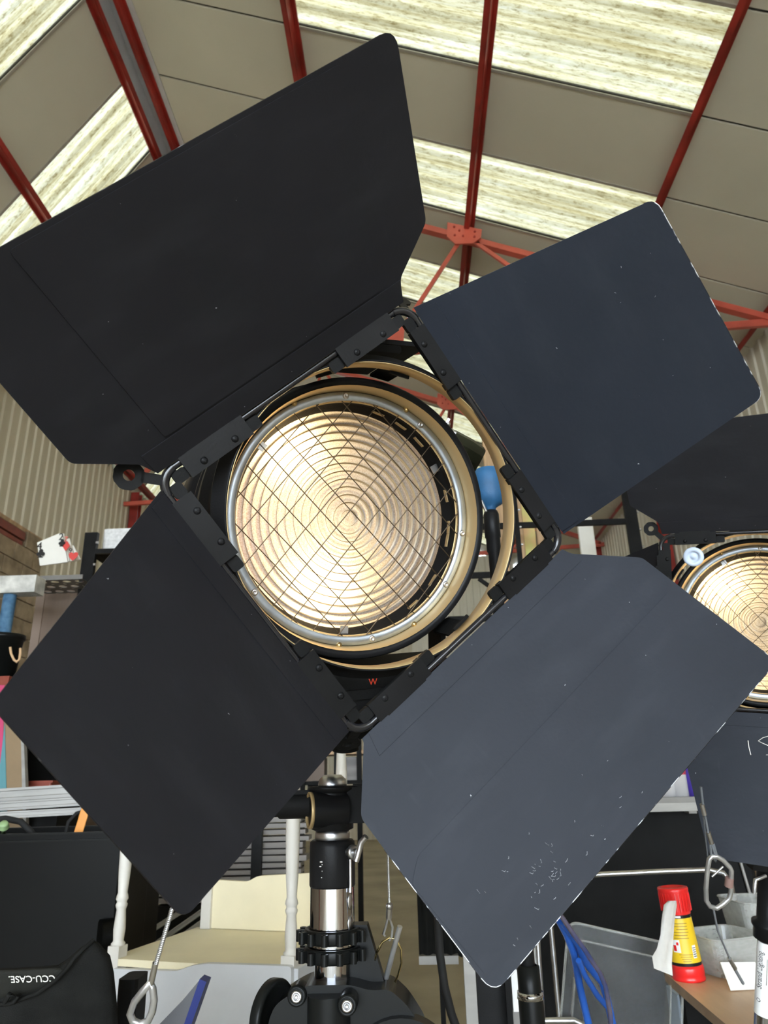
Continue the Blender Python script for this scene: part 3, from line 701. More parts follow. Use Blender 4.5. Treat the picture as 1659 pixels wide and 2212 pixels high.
for (u, v, r) in ((694, 1862, .002), (697, 1868, .0016), (692, 1872, .0015), (700, 1865, .0012), (698, 1882, .0018), (703, 1858, .0013), (695, 1896, .001)):
    pp = onY(u, v, yS - .0325); b.sphere(pp, r, 8, sq=(1.6, .4, .8))
b.build('paint_chip', SILVER, st)
zc = zv(2012)
b = MB(); b.lathe([(.0335, zb + .001), (.0335, zc - .02)], AM(0), 48); b.build('upper_tube', CHROME, st)
for (uu, vv) in ((757, 1947), (757, 1996)):
    b = MB(); q = onY(uu, vv, yS - .018); d = V((q.x - sx0, q.y - yS, 0)).normalized(); q = V((sx0, yS, q.z)) + d * .0336
    b.lathe([(0, .001), (.0075, .0008), (.008, 0)], Mx.Translation(q) @ basis(d) @ Mx.Diagonal((.7, 1.3, 1, 1)), 20); b.build('rivet', SILVER, st)
b = MB(); d = V((.75, -.66, 0)).normalized(); q = A(zv(1838)) + d * .034
b.cyl(q, q + d * .022, .0055, seg=12); b.lathe([(.0105, -.003), (.0105, .003), (.004, .004), (.004, -.004)], Mx.Translation(q + d * .012) @ basis(d), 18, closed=True)
q2 = q + d * .024; b.tube([q2 + V((-.004, 0, -.012)), q2, q2 + V((.004, 0, .014)), q2 + V((.012, -.004, .022))], .0045, 10); b.tube([q + V((.004, 0, -.01)), q + V((.004, 0, -.055))], .0025, 8); b.build('wing_bolt', SILVER, st)
for (v, dz) in ((2018, 0), (2058, 0)):
    z = zv(v); b = MB(); b.lathe([(.036, .009), (.041, .009), (.042, .006), (.042, -.006), (.041, -.009), (.036, -.009)], AM(z), 40, closed=True)
    for k in range(14):
        a_ = 2 * PI * k / 14 + .1; M = AM(z) @ Mx.Rotation(a_, 4, 'Z'); b.box((.0445, 0, 0), (.007, .006, .015), M, bev=.002)
        vs = [(.049 + .005 * math.cos(R_(t)), .005 * math.sin(R_(t))) for t in range(-130, 131, 26)] + [(.049 + .0028 * math.cos(R_(t)), .0028 * math.sin(R_(t))) for t in range(130, -131, -26)]
        b.prism(vs, .015, M @ Mx.Translation((0, 0, -.0075)))
    b.build('cable_comb_collar', PLASTB, st)
ze = zv(2134)
b = MB(); b.lathe([(.0265, zc), (.0265, ze - .02)], AM(0), 48); b.build('lower_tube', CHROME, st)
b = MB(); b.prism([(0, 0), (.058, -.002), (.03, .085), (.0, .085)], .03, frame(A(ze) + V((.022, -.0, -.005)), V((1, 0, 0)), V((0, 0, 1)), V((0, 1, 0)))); b.build('winch_fin', PLASTB, st)
b = MB()
prof = [(-.075, 0), (-.05, .014), (-.03, .022), (.03, .022), (.06, .014), (.085, .016), (.11, -.004), (.135, -.04), (.14, -.30), (-.085, -.30), (-.085, -.02)]
b.prism(rounded(prof, .012, 4), .085, frame(A(ze) + V((0, .04, -.008)), V((1, 0, 0)), V((0, 0, 1)), V((0, -1, 0)))); hb = b.build('winch_housing', PLASTB, st)
b = MB(); b.cyl(A(ze - .02) + V((.10, -.06, -.085)), A(ze - .02) + V((.10, -.03, -.085)), .082, seg=40); b.cyl(A(ze) + V((0, -.046, -.3)), A(ze) + V((.0, -.046, .004)), .030, seg=24); b.build('winch_drum_cover', PLASTB, st)
for (u, v) in ((641, 2152), (750, 2172)):
    q = onY(u, v, yS - .052 if u < 700 else yS - .078); b = MB(); b.lathe([(0, .003), (.004, .003), (.0045, .006), (.0075, .005), (.0085, 0), (.0085, -.02), (0, -.02)], Mx.Translation(q) @ basis((0, -1, 0)), 20); b.build('housing_bolt', SILVER, st)
    b = MB(); b.lathe([(.0085, -.002), (.0085, .003), (.0125, .003), (.0135, -.004), (.0135, -.03)], Mx.Translation(q) @ basis((0, -1, 0)), 20); b.build('bolt_boss', PLASTB, st)
b = MB(); q = onY(590, 2196, yS - .02); aw = V((.90, -.42, 0)).normalized(); M = Mx.Translation(q) @ basis(aw)
b.lathe([(.0, .002), (.034, .001), (.038, .007), (.045, .008), (.047, .005), (.047, -.006), (.044, -.009), (0, -.009)], M, 40); b.cyl(q, q + V((.09, .0, -.002)), .012, seg=16); b.build('crank_wheel', PLASTB, st)
b = MB(); b.lathe([(.03, .02), (.03, ze - .25)], AM(0), 24); b.build('mast_base', BLACK, st)
for k in range(3):
    a_ = R_(90 + 120 * k); d = V((math.cos(a_), math.sin(a_), 0)); b = MB(); b.tube([A(.62) + d * .04, A(.02) + d * .62], .014, 8); b.tube([A(.22) + d * .03, A(.30) + d * .35], .009, 8); b.build('leg', CHROME, st)
b = MB()
# safety cable with pin beside the stand
sc = thing('safety_cable', 'thin steel safety cable with ring and pull pin right of the central stand', 'cable', at(840, 2100, 1.05))
def twist_cable(p, q, r, name, parent, m=WIRES, sag=0, turns=60, n=90):
    p, q = V(p), V(q); d = q - p; B = basis(d); b = MB()
    for s_ in range(3):
        pts = []
        for i in range(n + 1):
            t = i / n; a_ = 2 * PI * (t * turns * d.length * 2.2 + s_ / 3); pts.append(p + d * t + B.to_3x3() @ V((math.cos(a_) * r * .5, math.sin(a_) * r * .5, 0)) + V((0, 0, -sag * math.sin(PI * t))))
        b.tube(pts, r * .58, 6)
    return b.build(name, m, parent)
ty_ = 1.06
twist_cable(at(836, 1780, ty_), at(841, 1955, ty_), .0020, 'strand', sc)
b = MB(); b.cyl(at(841, 1955, ty_), at(840, 1983, ty_), .0046, seg=12); b.sphere(at(841, 1957, ty_), .0055, 12); b.build('ferrule', SILVER, sc)
b = MB(); b.tube([at(838, 1983, ty_), at(834, 2000, ty_), at(828, 2018, ty_), at(832, 2022, ty_)], .0018, 6); b.tube([at(842, 1983, ty_), at(848, 2003, ty_), at(846, 2024, ty_), at(841, 2032, ty_)], .0018, 6); b.build('eye_splice', WIRES, sc)
b = MB(); b.tube([at(u, v, ty_ + z) for (u, v, z) in ((841, 2026, 0), (826, 2035, 0), (812, 2062, 0), (807, 2095, 0), (810, 2122, 0), (820, 2128, .0)) ], .0017, 8); b.tube([at(u, v, ty_) for (u, v) in ((841, 2026), (856, 2028), (866, 2050), (867, 2080), (860, 2106), (850, 2128))], .0017, 8); b.build('split_ring', GOLDW, sc)
b = MB(); b.cyl(at(864, 2001, ty_), at(834, 2112, ty_), .0040, seg=14); b.cyl(at(834, 2112, ty_), at(828, 2150, ty_), .0034, seg=12); b.box((0, 0, 0), (.022, .006, .016), Mx.Translation(at(822, 2130, ty_)) @ basis((.2, -1, 0))); b.build('pull_pin', WIRES, sc)

# left safety cable with thimble eye
lc = thing('safety_cable', 'steel wire rope ending in a teardrop eye, bottom left below the black leaf', 'cable', at(300, 2190, .62))
tl_ = .66
twist_cable(at(372, 1962, tl_), at(336, 2085, tl_), .0021, 'strand', lc, turns=70, n=80)
b = MB(); b.cyl(at(336, 2080, tl_), at(326, 2126, tl_), .0028, seg=14); b.build('ferrule', SILVER, lc)
eye = [(326, 2122), (308, 2142), (290, 2165), (281, 2190), (287, 2206), (303, 2213), (320, 2205), (329, 2185), (333, 2160), (330, 2135)]
b = MB(); b.tube([at(u, v, tl_) for (u, v) in eye], .0034, 8, closed=True); b.build('thimble', WIRES, lc)
b = MB(); b.tube([at(u + (u - 308) * .08, v + (v - 2165) * .04, tl_) for (u, v) in eye], .0026, 8, closed=True); b.build('eye_wire', STEEL, lc)

# ================================================================== WHITE FRAME (middle, behind the stand)
zs = .95
FRc, FLc, BLc = onZ(629, 2092, zs), onZ(232, 2068, zs), onZ(449, 2020, zs)
dx = (FLc - FRc); dx.z = 0; LW = dx.length; dx.normalize(); dy = V((dx.y, -dx.x, 0)); 
if dy.y < 0: dy = -dy
LD = .50
wt = thing('painted_chair', 'white and cream painted wooden chair frame with turned posts, left of the chrome stand', 'chair', V((FRc.x, FRc.y, 0)))
FW = frame(V((FRc.x, FRc.y, 0)), dx, dy, dx.cross(dy))
up = 1 if dx.cross(dy).z > 0 else -1
FW = frame(V((FRc.x, FRc.y, 0)), dx, dy, V((0, 0, 1)))
def spindle(x, y, ztop, zbase=zs):
    b = MB(); M = FW @ Mx.Translation((x, y, 0)); b.box((0, 0, zbase / 2 - .02), (.042, .042, zbase + .10), M)
    z = zbase + .03
    prof = [(.020, z), (.022, z + .005), (.016, z + .012), (.0165, z + .02), (.0185, z + .045), (.0165, z + .075), (.014, z + .10), (.0175, z + .108), (.0185, z + .114), (.0155, z + .119), (.0155, z + .124), (.0195, z + .130), (.0175, z + .140), (.0145, z + .148), (.0185, z + .20), (.0215, z + .32), (.0195, ztop - .12), (.016, ztop - .05), (.019, ztop - .03), (.012, ztop), (0, ztop + .005)]
    b.lathe(prof, M, 16); return b.build('turned_post', WHITEP, wt)
spindle(.012, .02, 1.62); spindle(LW - .02, .02, 1.60); spindle(.05, LD, 1.62, zs + .16)
b = MB(); b.box((LW / 2, LD / 2, zs - .012), (LW, LD, .02), FW); b.build('seat', CREAMP, wt)
b = MB(); b.prism(rounded([(.02, 0), (LW - .05, 0), (LW - .05, .16), (LW * .66, .155), (LW * .60, .175), (.02, .195)], .02, 4)[:], .018, FW @ Mx.Translation((0, LD, zs)) @ Mx.Rotation(R_(90), 4, 'X')); b.build('back_panel', CREAMP, wt)
bl = LW - .05
b = MB(); b.box((bl, LD - .01, zs + .085), (.04, .04, .21), FW); b.box((bl, LD - .01, zs / 2), (.04, .04, zs), FW); b.build('back_post', WHITEP, wt)
b = MB(); b.prism(rounded([(-.01, .0), (LW * .42, -.006), (LW * .50, -.014), (LW * .58, -.03), (LW - .03, -.035), (LW - .03, -.30), (-.01, -.30)], .012, 4), .02, FW @ Mx.Translation((0, 0, zs + .01)) @ Mx.Rotation(R_(90), 4, 'X')); b.build('front_apron', GREYP, wt)
b = MB(); b.box((-.012, LD / 2, zs - .12), (.02, LD, .24), FW); b.cyl(FW @ V((-.02, .06, zs - .05)), FW @ V((-.03, .06, zs - .05)), .012, seg=12); b.build('side_apron', GREYP, wt)
# blue edged slab propped in front
es = thing('edge_strip_board', 'small dark slab with shiny navy blue edge in front of the white chair apron', 'board', onY(390, 2230, 1.62))
quadY(MB(), [(318, 2240), (395, 2160), (431, 2117), (436, 2121), (392, 2240)], 1.62, .03).build('slab_face', mat('dark_slab', (.05, .05, .055), .35, var=.1), es)
quadY(MB(), [(431, 2115), (446, 2121), (404, 2240), (388, 2240)], 1.615, .035).build('navy_edge', NAVY, es)
b = MB(); q_ = onY(360, 2240, 1.63); b.box((q_.x, 1.64, q_.z / 2), (.09, .05, q_.z)); b.build('prop_block', BLACKM, es)

# ================================================================== LEFT CLUTTER
# black plastic crate
tb = 1.55
bxz = onY(0, 1820, 1.75)
cr = thing('storage_crate', 'black plastic storage crate with cables in it, at the lower left edge', 'crate', V((-.95, 1.9, .80)))
yb = 2.72
tl = onY(-60, 1812, yb); tr = onY(272, 1797, yb); bl_ = onY(0, 2085, yb); br = onY(205, 2040, yb)
xl_, xr_ = tl.x - .12, tr.x; ztp = tr.z; zbt = bl_.z - .03
b = MB()
def wallq(b, x0, x1, y, za, zb_, th=.006): b.box(((x0 + x1) / 2, y, (za + zb_) / 2), (abs(x1 - x0), th, abs(zb_ - za)))
dpt = .40
b.box(((xl_ + xr_) / 2, yb, (ztp + zbt) / 2), (xr_ - xl_, .008, ztp - zbt)); b.box(((xl_ + xr_) / 2, yb + dpt, (ztp + zbt) / 2), (xr_ - xl_, .008, ztp - zbt))
b.box((xl_, yb + dpt / 2, (ztp + zbt) / 2), (.008, dpt, ztp - zbt)); b.box((xr_, yb + dpt / 2, (ztp + zbt) / 2), (.008, dpt, ztp - zbt)); b.box(((xl_ + xr_) / 2, yb + dpt / 2, zbt), (xr_ - xl_, dpt, .008))
b.build('crate_body', CRATEM, cr)
b = MB()
for (y_, zz) in ((yb - .008, ztp), (yb - .008, ztp - .022), (yb + dpt + .008, ztp)): b.box(((xl_ + xr_) / 2, y_, zz), (xr_ - xl_ + .02, .016, .007))
for xx in (xl_, xr_ + .006): b.box((xx, yb + dpt / 2, ztp), (.018, dpt, .007))
b.build('crate_rim', PLASTB, cr)
b = MB(); b.cyl((xr_ - .045, yb - .035, zbt + .11), (xr_ - .010, yb - .012, zbt + .11), .055, seg=24); b.box((xr_ + .004, yb + .10, zbt + .2), (.03, .24, .36), bev=.01); b.build('wheel_housing', CRATEM, cr)
b = MB(); b.box(((xl_ + xr_) / 2 - .02, yb + dpt / 2, zbt / 2 - .004), (xr_ - xl_ - .06, dpt - .02, zbt - .012)); o = b.build('plywood_plinth', BROWN); tag(o, 'brown board plinth under the black crate at the far left', 'box')
b = MB(); q = [at(-40, 1775, 2.66), at(10, 1768, 2.64), at(45, 1775, 2.62), at(66, 1795, 2.62), at(84, 1828, 2.62)]; b.tube(q, .011, 10); o = b.build('black_cable', RUBBER); tag(o, 'thick black cable looping over the rim of the black crate', 'cable')
b = MB(); b.tube([at(138, 1815, 2.62), at(148, 1775, 2.64), at(165, 1757, 2.66), at(190, 1750, 2.68)], .007, 8); o = b.build('black_cable', RUBBER); tag(o, 'thin black cable rising beside the orange tab in the crate', 'cable')
b = MB(); pp = at(172, 1790, 2.64); b.box((pp.x, pp.y, pp.z - .03), (.033, .006, .20), Mx.Translation(pp) @ Mx.Rotation(R_(12), 4, 'Y') @ Mx.Translation(-pp), bev=.003); o = b.build('orange_tab', ORANGE); tag(o, 'flat orange plastic tab sticking up out of the black crate', 'tab')
b = MB(); pp = at(8, 1787, 2.55); M = Mx.Translation(pp) @ basis((.25, -.6, .7)) @ Mx.Scale(1.25, 4); b.lathe([(.0, .016), (.010, .016), (.013, .011), (.010, .006), (.015, .001), (.012, -.004), (.006, -.006), (.006, -.04), (0, -.04)], M, 16); o = b.build('green_plug', GREENP); tag(o, 'green translucent plug end at the left edge above the crate', 'plug')
# black padded bag
bg_ = thing('padded_bag', 'black padded nylon bag with lettering in the bottom left corner', 'bag', at(60, 2300, 1.2))
def soft(name, pts_front, depth, m, parent, bulge=.02, t=1.2):
    """puffed cushion: outline puffed in depth"""
    n = len(pts_front); c = V((sum(p[0] for p in pts_front) / n, sum(p[1] for p in pts_front) / n, 0)); vs = []; rings = ((1.0, 0), (.97, -.45), (.85, -.8), (.6, -.97), (.3, -1.02))
    b = MB(); base = []
    for (sc_, dz) in rings:
        for p in pts_front:
            u = c.x + (p[0] - c.x) * sc_; v = c.y + (p[1] - c.y) * sc_; vs.append(at(u, v, t + dz * bulge))
    vs.append(at(c.x, c.y, t - 1.03 * bulge)); fs = []
    for r in range(len(rings) - 1):
        for i in range(n): fs.append((r * n + i, r * n + (i + 1) % n, (r + 1) * n + (i + 1) % n, (r + 1) * n + i))
    L = (len(rings) - 1) * n
    for i in range(n): fs.append((L + i, L + (i + 1) % n, len(vs) - 1))
    o0 = len(vs)
    for p in pts_front: vs.append(at(p[0], p[1], t + depth))
    for i in range(n): fs.append((i, (i + 1) % n, o0 + (i + 1) % n, o0 + i))
    fs.append([o0 + i for i in range(n)])
    b.add(vs, fs, None, 0, True); return b.build(name, m, parent)
o = soft('bag_body', [(-80, 2092), (40, 2090), (125, 2085), (145, 2072), (175, 2045), (200, 2030), (215, 2038), (238, 2064), (246, 2100), (252, 2160), (258, 2260), (150, 2330), (-80, 2330)], .18, FABRB, bg_, .035, 1.25)
b = MB(); b.tube([at(u, v, t_) for (u, v, t_) in ((202, 2031, 1.235), (180, 2050, 1.212), (160, 2070, 1.205), (147, 2090, 1.203), (120, 2118, 1.202), (80, 2146, 1.204), (20, 2168, 1.21), (-30, 2172, 1.215))], .0035, 8); b.build('seam_piping', FABRB, bg_)
o = soft('top_flap', [(-60, 2098), (40, 2094), (125, 2090), (144, 2096), (110, 2128), (60, 2150), (-60, 2168)], .02, mat('bag_flap_nylon', (.018, .018, .015), .8, var=.2, scale=25, bump=.4), bg_, .010, 1.222)
b = MB(); b.tube([at(10, 2165, 1.2), at(20, 2148, 1.195), at(42, 2150, 1.195), at(30, 2165, 1.2)], .004, 8); b.build('zip_pull', FABRB, bg_)
tp0 = at(69, 2114, 1.2095); rgt = (at(69 - 50, 2114 + 1, 1.2095) - tp0).normalized(); upv = (at(69 + 6, 2114 + 50, 1.2095) - tp0).normalized(); nv = rgt.cross(upv).normalized()
text('white_lettering', 'CCU-CASE.', .0158, frame(tp0 + (CAM - tp0).normalized() * .004, rgt, upv, nv), PAPER, bg_, ext=.0004)
b = MB(); b.box((-.72, 1.30, .44), (.46, .30, .86)); o = b.build('side_table', BROWN); tag(o, 'brown board box under the black padded bag', 'box')
# black upholstered block right of the bag
b = MB(); pp = at(272, 2150, 1.62); b.box((pp.x, pp.y + .04, pp.z - .10), (.045, .08, .26), bev=.01); b.box((pp.x, pp.y + .04, (pp.z - .23) / 2), (.03, .05, pp.z - .23)); o = b.build('black_box', BLACKM); tag(o, 'black box corner between the padded bag and the white chair', 'box')

# aluminium rails
def rail(u0, v0, u1, v1, t0, t1, w, h, label, grp='aluminium rails stacked behind the crate'):
    p, q = at(u0, v0, t0), at(u1, v1, t1); d = q - p; M = frame(p, d.normalized(), V((0, 0, 1)).cross(d).normalized(), d.normalized().cross(V((0, 0, 1)).cross(d).normalized()))
    b = MB(); prof = [(0, 0), (w, 0), (w, h * .25), (w * .8, h * .25), (w * .8, h * .4), (w, h * .4), (w, h), (0, h), (0, h * .8), (w * .15, h * .75), (w * .15, h * .3), (0, h * .25)]
    b.prism(prof, d.length, Mx.Translation(p) @ basis(d, V((0, 1, 0)))); o = b.build('aluminium_rail', ALU); tag(o, label, 'rail', grp); return o
rail(-160, 1742, 300, 1712, 3.52, 3.6, .07, .06, 'dull aluminium rail running behind the crate, uppermost')
rail(-160, 1762, 300, 1732, 3.4, 3.48, .05, .04, 'bright aluminium rail behind the crate, second down')
rail(-160, 1778, 300, 1752, 3.3, 3.4, .05, .03, 'aluminium rail just above the crate rim')
rail(285, 1925, 400, 1890, 3.3, 3.4, .05, .06, 'short aluminium rail seen right of the white post')
rail(285, 1955, 380, 1925, 3.2, 3.3, .05, .035, 'lower short aluminium rail right of the crate')
rail(230, 2078, 470, 1925, 2.75, 3.4, .02, .02, 'slim diagonal aluminium rail left of the white chair, highest')
rail(235, 2118, 470, 1950, 2.7, 3.35, .06, .02, 'broad pale diagonal aluminium rail left of the white chair')
rail(250, 2140, 480, 1972, 2.65, 3.3, .02, .03, 'dark sided diagonal rail touching the white chair seat')
# painted scenery flat (pink, teal, kraft)
sf = thing('scenery_flat', 'upright painted board with pink, teal and brown stripes at the left edge', 'board', at(20, 1900, 3.6))
yy = at(20, 1650, 3.7).y
quadY(MB(), [(-60, 1480), (42, 1480), (51, 1722), (50, 1800), (-60, 1800)], yy, .02).build('backing_board', KRAFT, sf)
quadY(MB(), [(-60, 1480), (10, 1480), (6, 1600), (0, 1650), (-60, 1720)], yy - .004, .004).build('pink_stripe', PINK, sf)
quadY(MB(), [(6, 1600), (10, 1560), (14, 1722), (16, 1790), (-60, 1790), (-60, 1720), (0, 1650)], yy - .004, .004).build('teal_stripe', TEAL, sf)
quadY(MB(), [(42, 1480), (47, 1480), (56, 1722), (56, 1800), (50, 1800)], yy - .002, .03).build('edge_trim', ALU, sf)
b = MB(); p = at(95, 1703, 3.85); b.box((p.x, p.y, p.z), (.17, .2, .055), bev=.01); b.box((p.x, p.y, p.z + .032), (.19, .22, .012)); o = b.build('orange_tray', TERRA); tag(o, 'orange red tray on a dark cupboard behind the crate', 'tray')
b = MB(); b.box((p.x, p.y, (p.z - .028) / 2), (.3, .25, p.z - .03)); o = b.build('dark_cupboard', BLACKM); tag(o, 'dark cupboard under the orange tray at left', 'cupboard')
b = MB(); p = onY(110, 1560, 4.35); b.box((p.x, 4.38, p.z / 2), (.36, .04, p.z)); o = b.build('black_board', BLACKM); tag(o, 'black board standing right of the painted scenery board', 'board')
# tall brown board with perforated shelf and playing-card prop
def vbox(u0, v0, u1, v1, t, th, name, m, label=None, cat=None, parent=None, bev=0, group=None):
    y = at((u0 + u1) / 2, (v0 + v1) / 2, t).y; a, c = onY(u0, v0, y), onY(u1, v1, y)
    b = MB(); b.box(((a.x + c.x) / 2, y + th / 2, (a.z + c.z) / 2), (abs(c.x - a.x), th, abs(a.z - c.z)), bev=bev)
    o = b.build(name, m, parent)
    if label: tag(o, label, cat, group)
    return o
# lay the rack out in metres at y = 4.7
rk = thing('storage_rack', 'tall black slotted rack with perforated grey shelf, left of the lamp', 'rack', V((-2.2, 4.8, 0)))
yr = 4.75
a, c = onY(186, 1152, yr), onY(213, 1152, yr)
def upright(x0, x1, y, ztop, parent, m=BLACK):
    b = MB(); b.box(((x0 + x1) / 2, y, ztop / 2), (x1 - x0, .035, ztop)); o = b.build('upright', m, parent)
    z = ztop - 2.0
    while z < ztop: b = MB(); b.cyl((x1, y - .018, z), (x1 + .014, y - .018, z), .011, seg=8); b.build('shelf_bolt', SILVER, o); z += .16
    return o
upright(a.x, c.x, yr, a.z, rk); 
lft = onY(-20, 1152, yr).x - .5
b = MB(); b.box((lft, yr, 1.35), (.06, .035, 2.7)); b.build('upright', BLACK, rk)
for (v0, th) in ((1192, .03),):
    z = onY(214, v0, yr).z; b = MB(); b.box((c.x + .25, yr, z), (.5, .03, .035)); b.build('beam', BLACK, rk)
# perforated shelf: flat plate seen from beneath, with holes punched through
sh0 = onY(62, 1256, yr - .25); sh1 = onY(172, 1252, yr - .25); zsh = sh0.z
xs0, xs1 = sh0.x - .05, sh1.x + .02; nx, ny = 5, 3; ds = .36
b = MB(); cw = (xs1 - xs0) / nx; ch = ds / ny
for i in range(nx):
    for j in range(ny):
        cx_, cy_ = xs0 + cw * (i + .5), yr - .27 + ch * (j + .5); ox = .0
        hr = .028; vs = []; N = 16
        for k in range(N):
            a_ = 2 * PI * k / N + PI / N; q = max(abs(math.cos(a_)), abs(math.sin(a_))); ex, ey = math.cos(a_) / q * cw / 2, math.sin(a_) / q * ch / 2
            for z in (zsh, zsh + .004): vs.append((cx_ + ex, cy_ + ey, z)); vs.append((cx_ + hr * math.cos(a_), cy_ + hr * math.sin(a_), z))
        fs = []
        for k in range(N):
            A_, B_ = 4 * k, 4 * ((k + 1) % N); fs += [(A_, B_, B_ + 1, A_ + 1), (A_ + 2, A_ + 3, B_ + 3, B_ + 2), (A_ + 1, B_ + 1, B_ + 3, A_ + 3)]
        b.add(vs, fs)
b.box(((xs0 + xs1) / 2, yr - .275, zsh + .012), (xs1 - xs0 + .02, .006, .03)); b.build('perforated_shelf', GREYSH, rk)
# playing cards prop, stands on the shelf
pc = thing('playing_card_stack', 'white box fanned like giant playing cards on the perforated shelf', 'prop', V(((xs0 + xs1) / 2, yr, zsh)))
yk_ = yr - .12
cards = [((80, 1172), (128, 1152), (136, 1158), (146, 1214), (86, 1222)), ((128, 1156), (138, 1152), (150, 1212), (140, 1216)), ((140, 1165), (150, 1163), (162, 1210), (150, 1213)), ((152, 1180), (158, 1178), (174, 1208), (160, 1212))]
for i, poly in enumerate(cards):
    quadY(MB(), poly, yk_ + .02 + .02 * i, .012).build('card', PAPER, pc)
for (u, v, s_, m_, ch_) in ((85, 1180, .075, BLKINK, '4'), (88, 1196, .06, BLKINK, '\u2663'), (132, 1160, .07, BLKINK, '2'), (134, 1173, .05, BLKINK, '\u2663'), (142, 1166, .06, REDCARD, '7'), (143, 1180, .07, REDCARD, '\u2666'), (152, 1190, .05, BLKINK, '9'), (158, 1203, .06, REDCARD, '\u2665')):
    text('card_pip', ch_, s_, frame(onY(u, v, yk_ + .012), V((1, 0, 0)), V((0, 0, 1)), V((0, -1, 0))), m_, pc, ext=.001)
bw = thing('brown_cabinet', 'tall brown board cabinet below the perforated shelf', 'cabinet', V((-2.1, 5.0, 0)))
yb2 = yr + .12; a = onY(84, 1262, yb2); c = onY(330, 1262, yb2)
b = MB(); b.box(((a.x + c.x) / 2, yb2 + .2, a.z / 2 - .01), (c.x - a.x, .4, a.z - .02)); b.build('cabinet_body', BROWN, bw)
b = MB(); b.box((a.x + .03, yb2 - .004, a.z / 2), (.06, .01, a.z - .03)); b.build('cabinet_stile', mat('paler_brown_board', (.26, .19, .15), .6, var=.08, scale=3), bw)
# frosted box beside upright
b = MB(); a = onY(216, 1196, yr + .1); c = onY(300, 1140, yr + .1); b.box(((a.x + c.x) / 2, yr + .25, (a.z + c.z) / 2), (c.x - a.x, .3, c.z - a.z), bev=.03); o = b.build('frosted_box', FROST); tag(o, 'frosted white plastic box right of the black rack upright', 'box')
b = MB(); b.box(((a.x + c.x) / 2, yr + .25, a.z - .012), (c.x - a.x + .1, .36, .02)); b.build('shelf_board', BLACKM, rk)
# white timber beam on blue wrapped post and bucket
yq = 4.3
pw_ = thing('padded_post', 'blue wrapped post carrying a flaking white beam at the left edge', 'post', V((onY(20, 1330, yq).x, yq, 0)))
a = onY(-60, 1252, yq); c = onY(84, 1283, yq); b = MB(); b.box(((a.x + c.x) / 2, yq, (a.z + c.z) / 2), (c.x - a.x, .12, a.z - c.z)); b.build('white_beam', mat('flaking_white', (.55, .54, .50), .7, var=.3, scale=12, bump=.5), pw_)
a = onY(10, 1280, yq); c = onY(36, 1280, yq); zz = onY(20, 1378, yq).z; b = MB(); b.cyl(((a.x + c.x) / 2, yq, 0), ((a.x + c.x) / 2, yq, a.z), (c.x - a.x) / 2, seg=20); b.build('wrapped_pole', BLUED, pw_)
bk = thing('black_bucket', 'black bucket with tan rope handles hanging below the blue post', 'bucket', V((onY(10, 1440, 4.1).x, 4.1, onY(10, 1470, 4.1).z)))
a = onY(-30, 1385, 4.1); c = onY(47, 1385, 4.1); r = (c.x - a.x) / 2; M = Mx.Translation(((a.x + c.x) / 2, 4.1, onY(10, 1470, 4.1).z)); hgt = a.z - onY(10, 1470, 4.1).z
b = MB(); b.lathe([(0, 0), (r * .8, 0), (r * .98, hgt), (r * 1.08, hgt + .005), (r * 1.08, hgt + .03), (r * .94, hgt + .03), (r * .78, .02)], M, 32); b.build('bucket_body', PLASTB, bk)
b = MB(); b.tube([onY(u, v, 4.1 - r * 1.0) for (u, v) in ((22, 1398), (24, 1412), (30, 1425), (36, 1430), (42, 1424), (44, 1410), (44, 1400))], .007, 8); b.build('rope_handle', ROPE, bk)
b = MB(); zb_ = onY(10, 1470, 4.1).z; b.box(((a.x + c.x) / 2 - .05, 4.08, zb_ / 2), (.46, .28, zb_)); o = b.build('black_cupboard', BLACKM); tag(o, 'dark cupboard under the black bucket at the left edge', 'cupboard')
b = MB(); a = onY(-30, 1470, 3.85); b.box((a.x + .03, 3.9, a.z), (.16, .05, .05)); o = b.build('red_box', TERRA); o['label'] = 'small red box edge below the bucket'; o['category'] = 'box'
b2 = a
# ================================================================== MIDDLE BACKGROUND
ysk = 4.4
sk = []
a = onY(455, 1760, ysk); c = onY(672, 1760, ysk)
zbot = onY(600, 1945, ysk).z; nlay = 15; hgt = (onY(600, 1735, ysk).z - zbot) / nlay
for i in range(nlay):
    for j in range(1):
        b = MB(); x0 = a.x - .3 + random.uniform(-.03, .03); x1 = c.x + random.uniform(-.05, .05); b.box(((x0 + x1) / 2, ysk + j * .16 + random.uniform(-.01, .01), zbot + hgt * (i + .5)), (x1 - x0, .13, hgt * random.uniform(.62, .85)))
        o = b.build('timber_strip', STRIPG); tag(o, 'grey weathered timber strip in the stack behind the white chair', 'timber', 'grey strips stacked behind the white chair')
tr_ = thing('timber_trestle', 'dark trestle rack with black post holding the grey strips', 'rack', V((a.x, ysk, 0)))
b = MB(); xp = onY(553, 1850, ysk - .12).x; b.box((xp, ysk - .10, .95), (.055, .04, 1.9)); b.build('post', BLACK, tr_)
b = MB(); b.box(((a.x + c.x) / 2 - .1, ysk + .08, zbot / 2), (c.x - a.x + .3, .34, zbot - .01)); b.build('base_shelf', BLACKM, tr_)
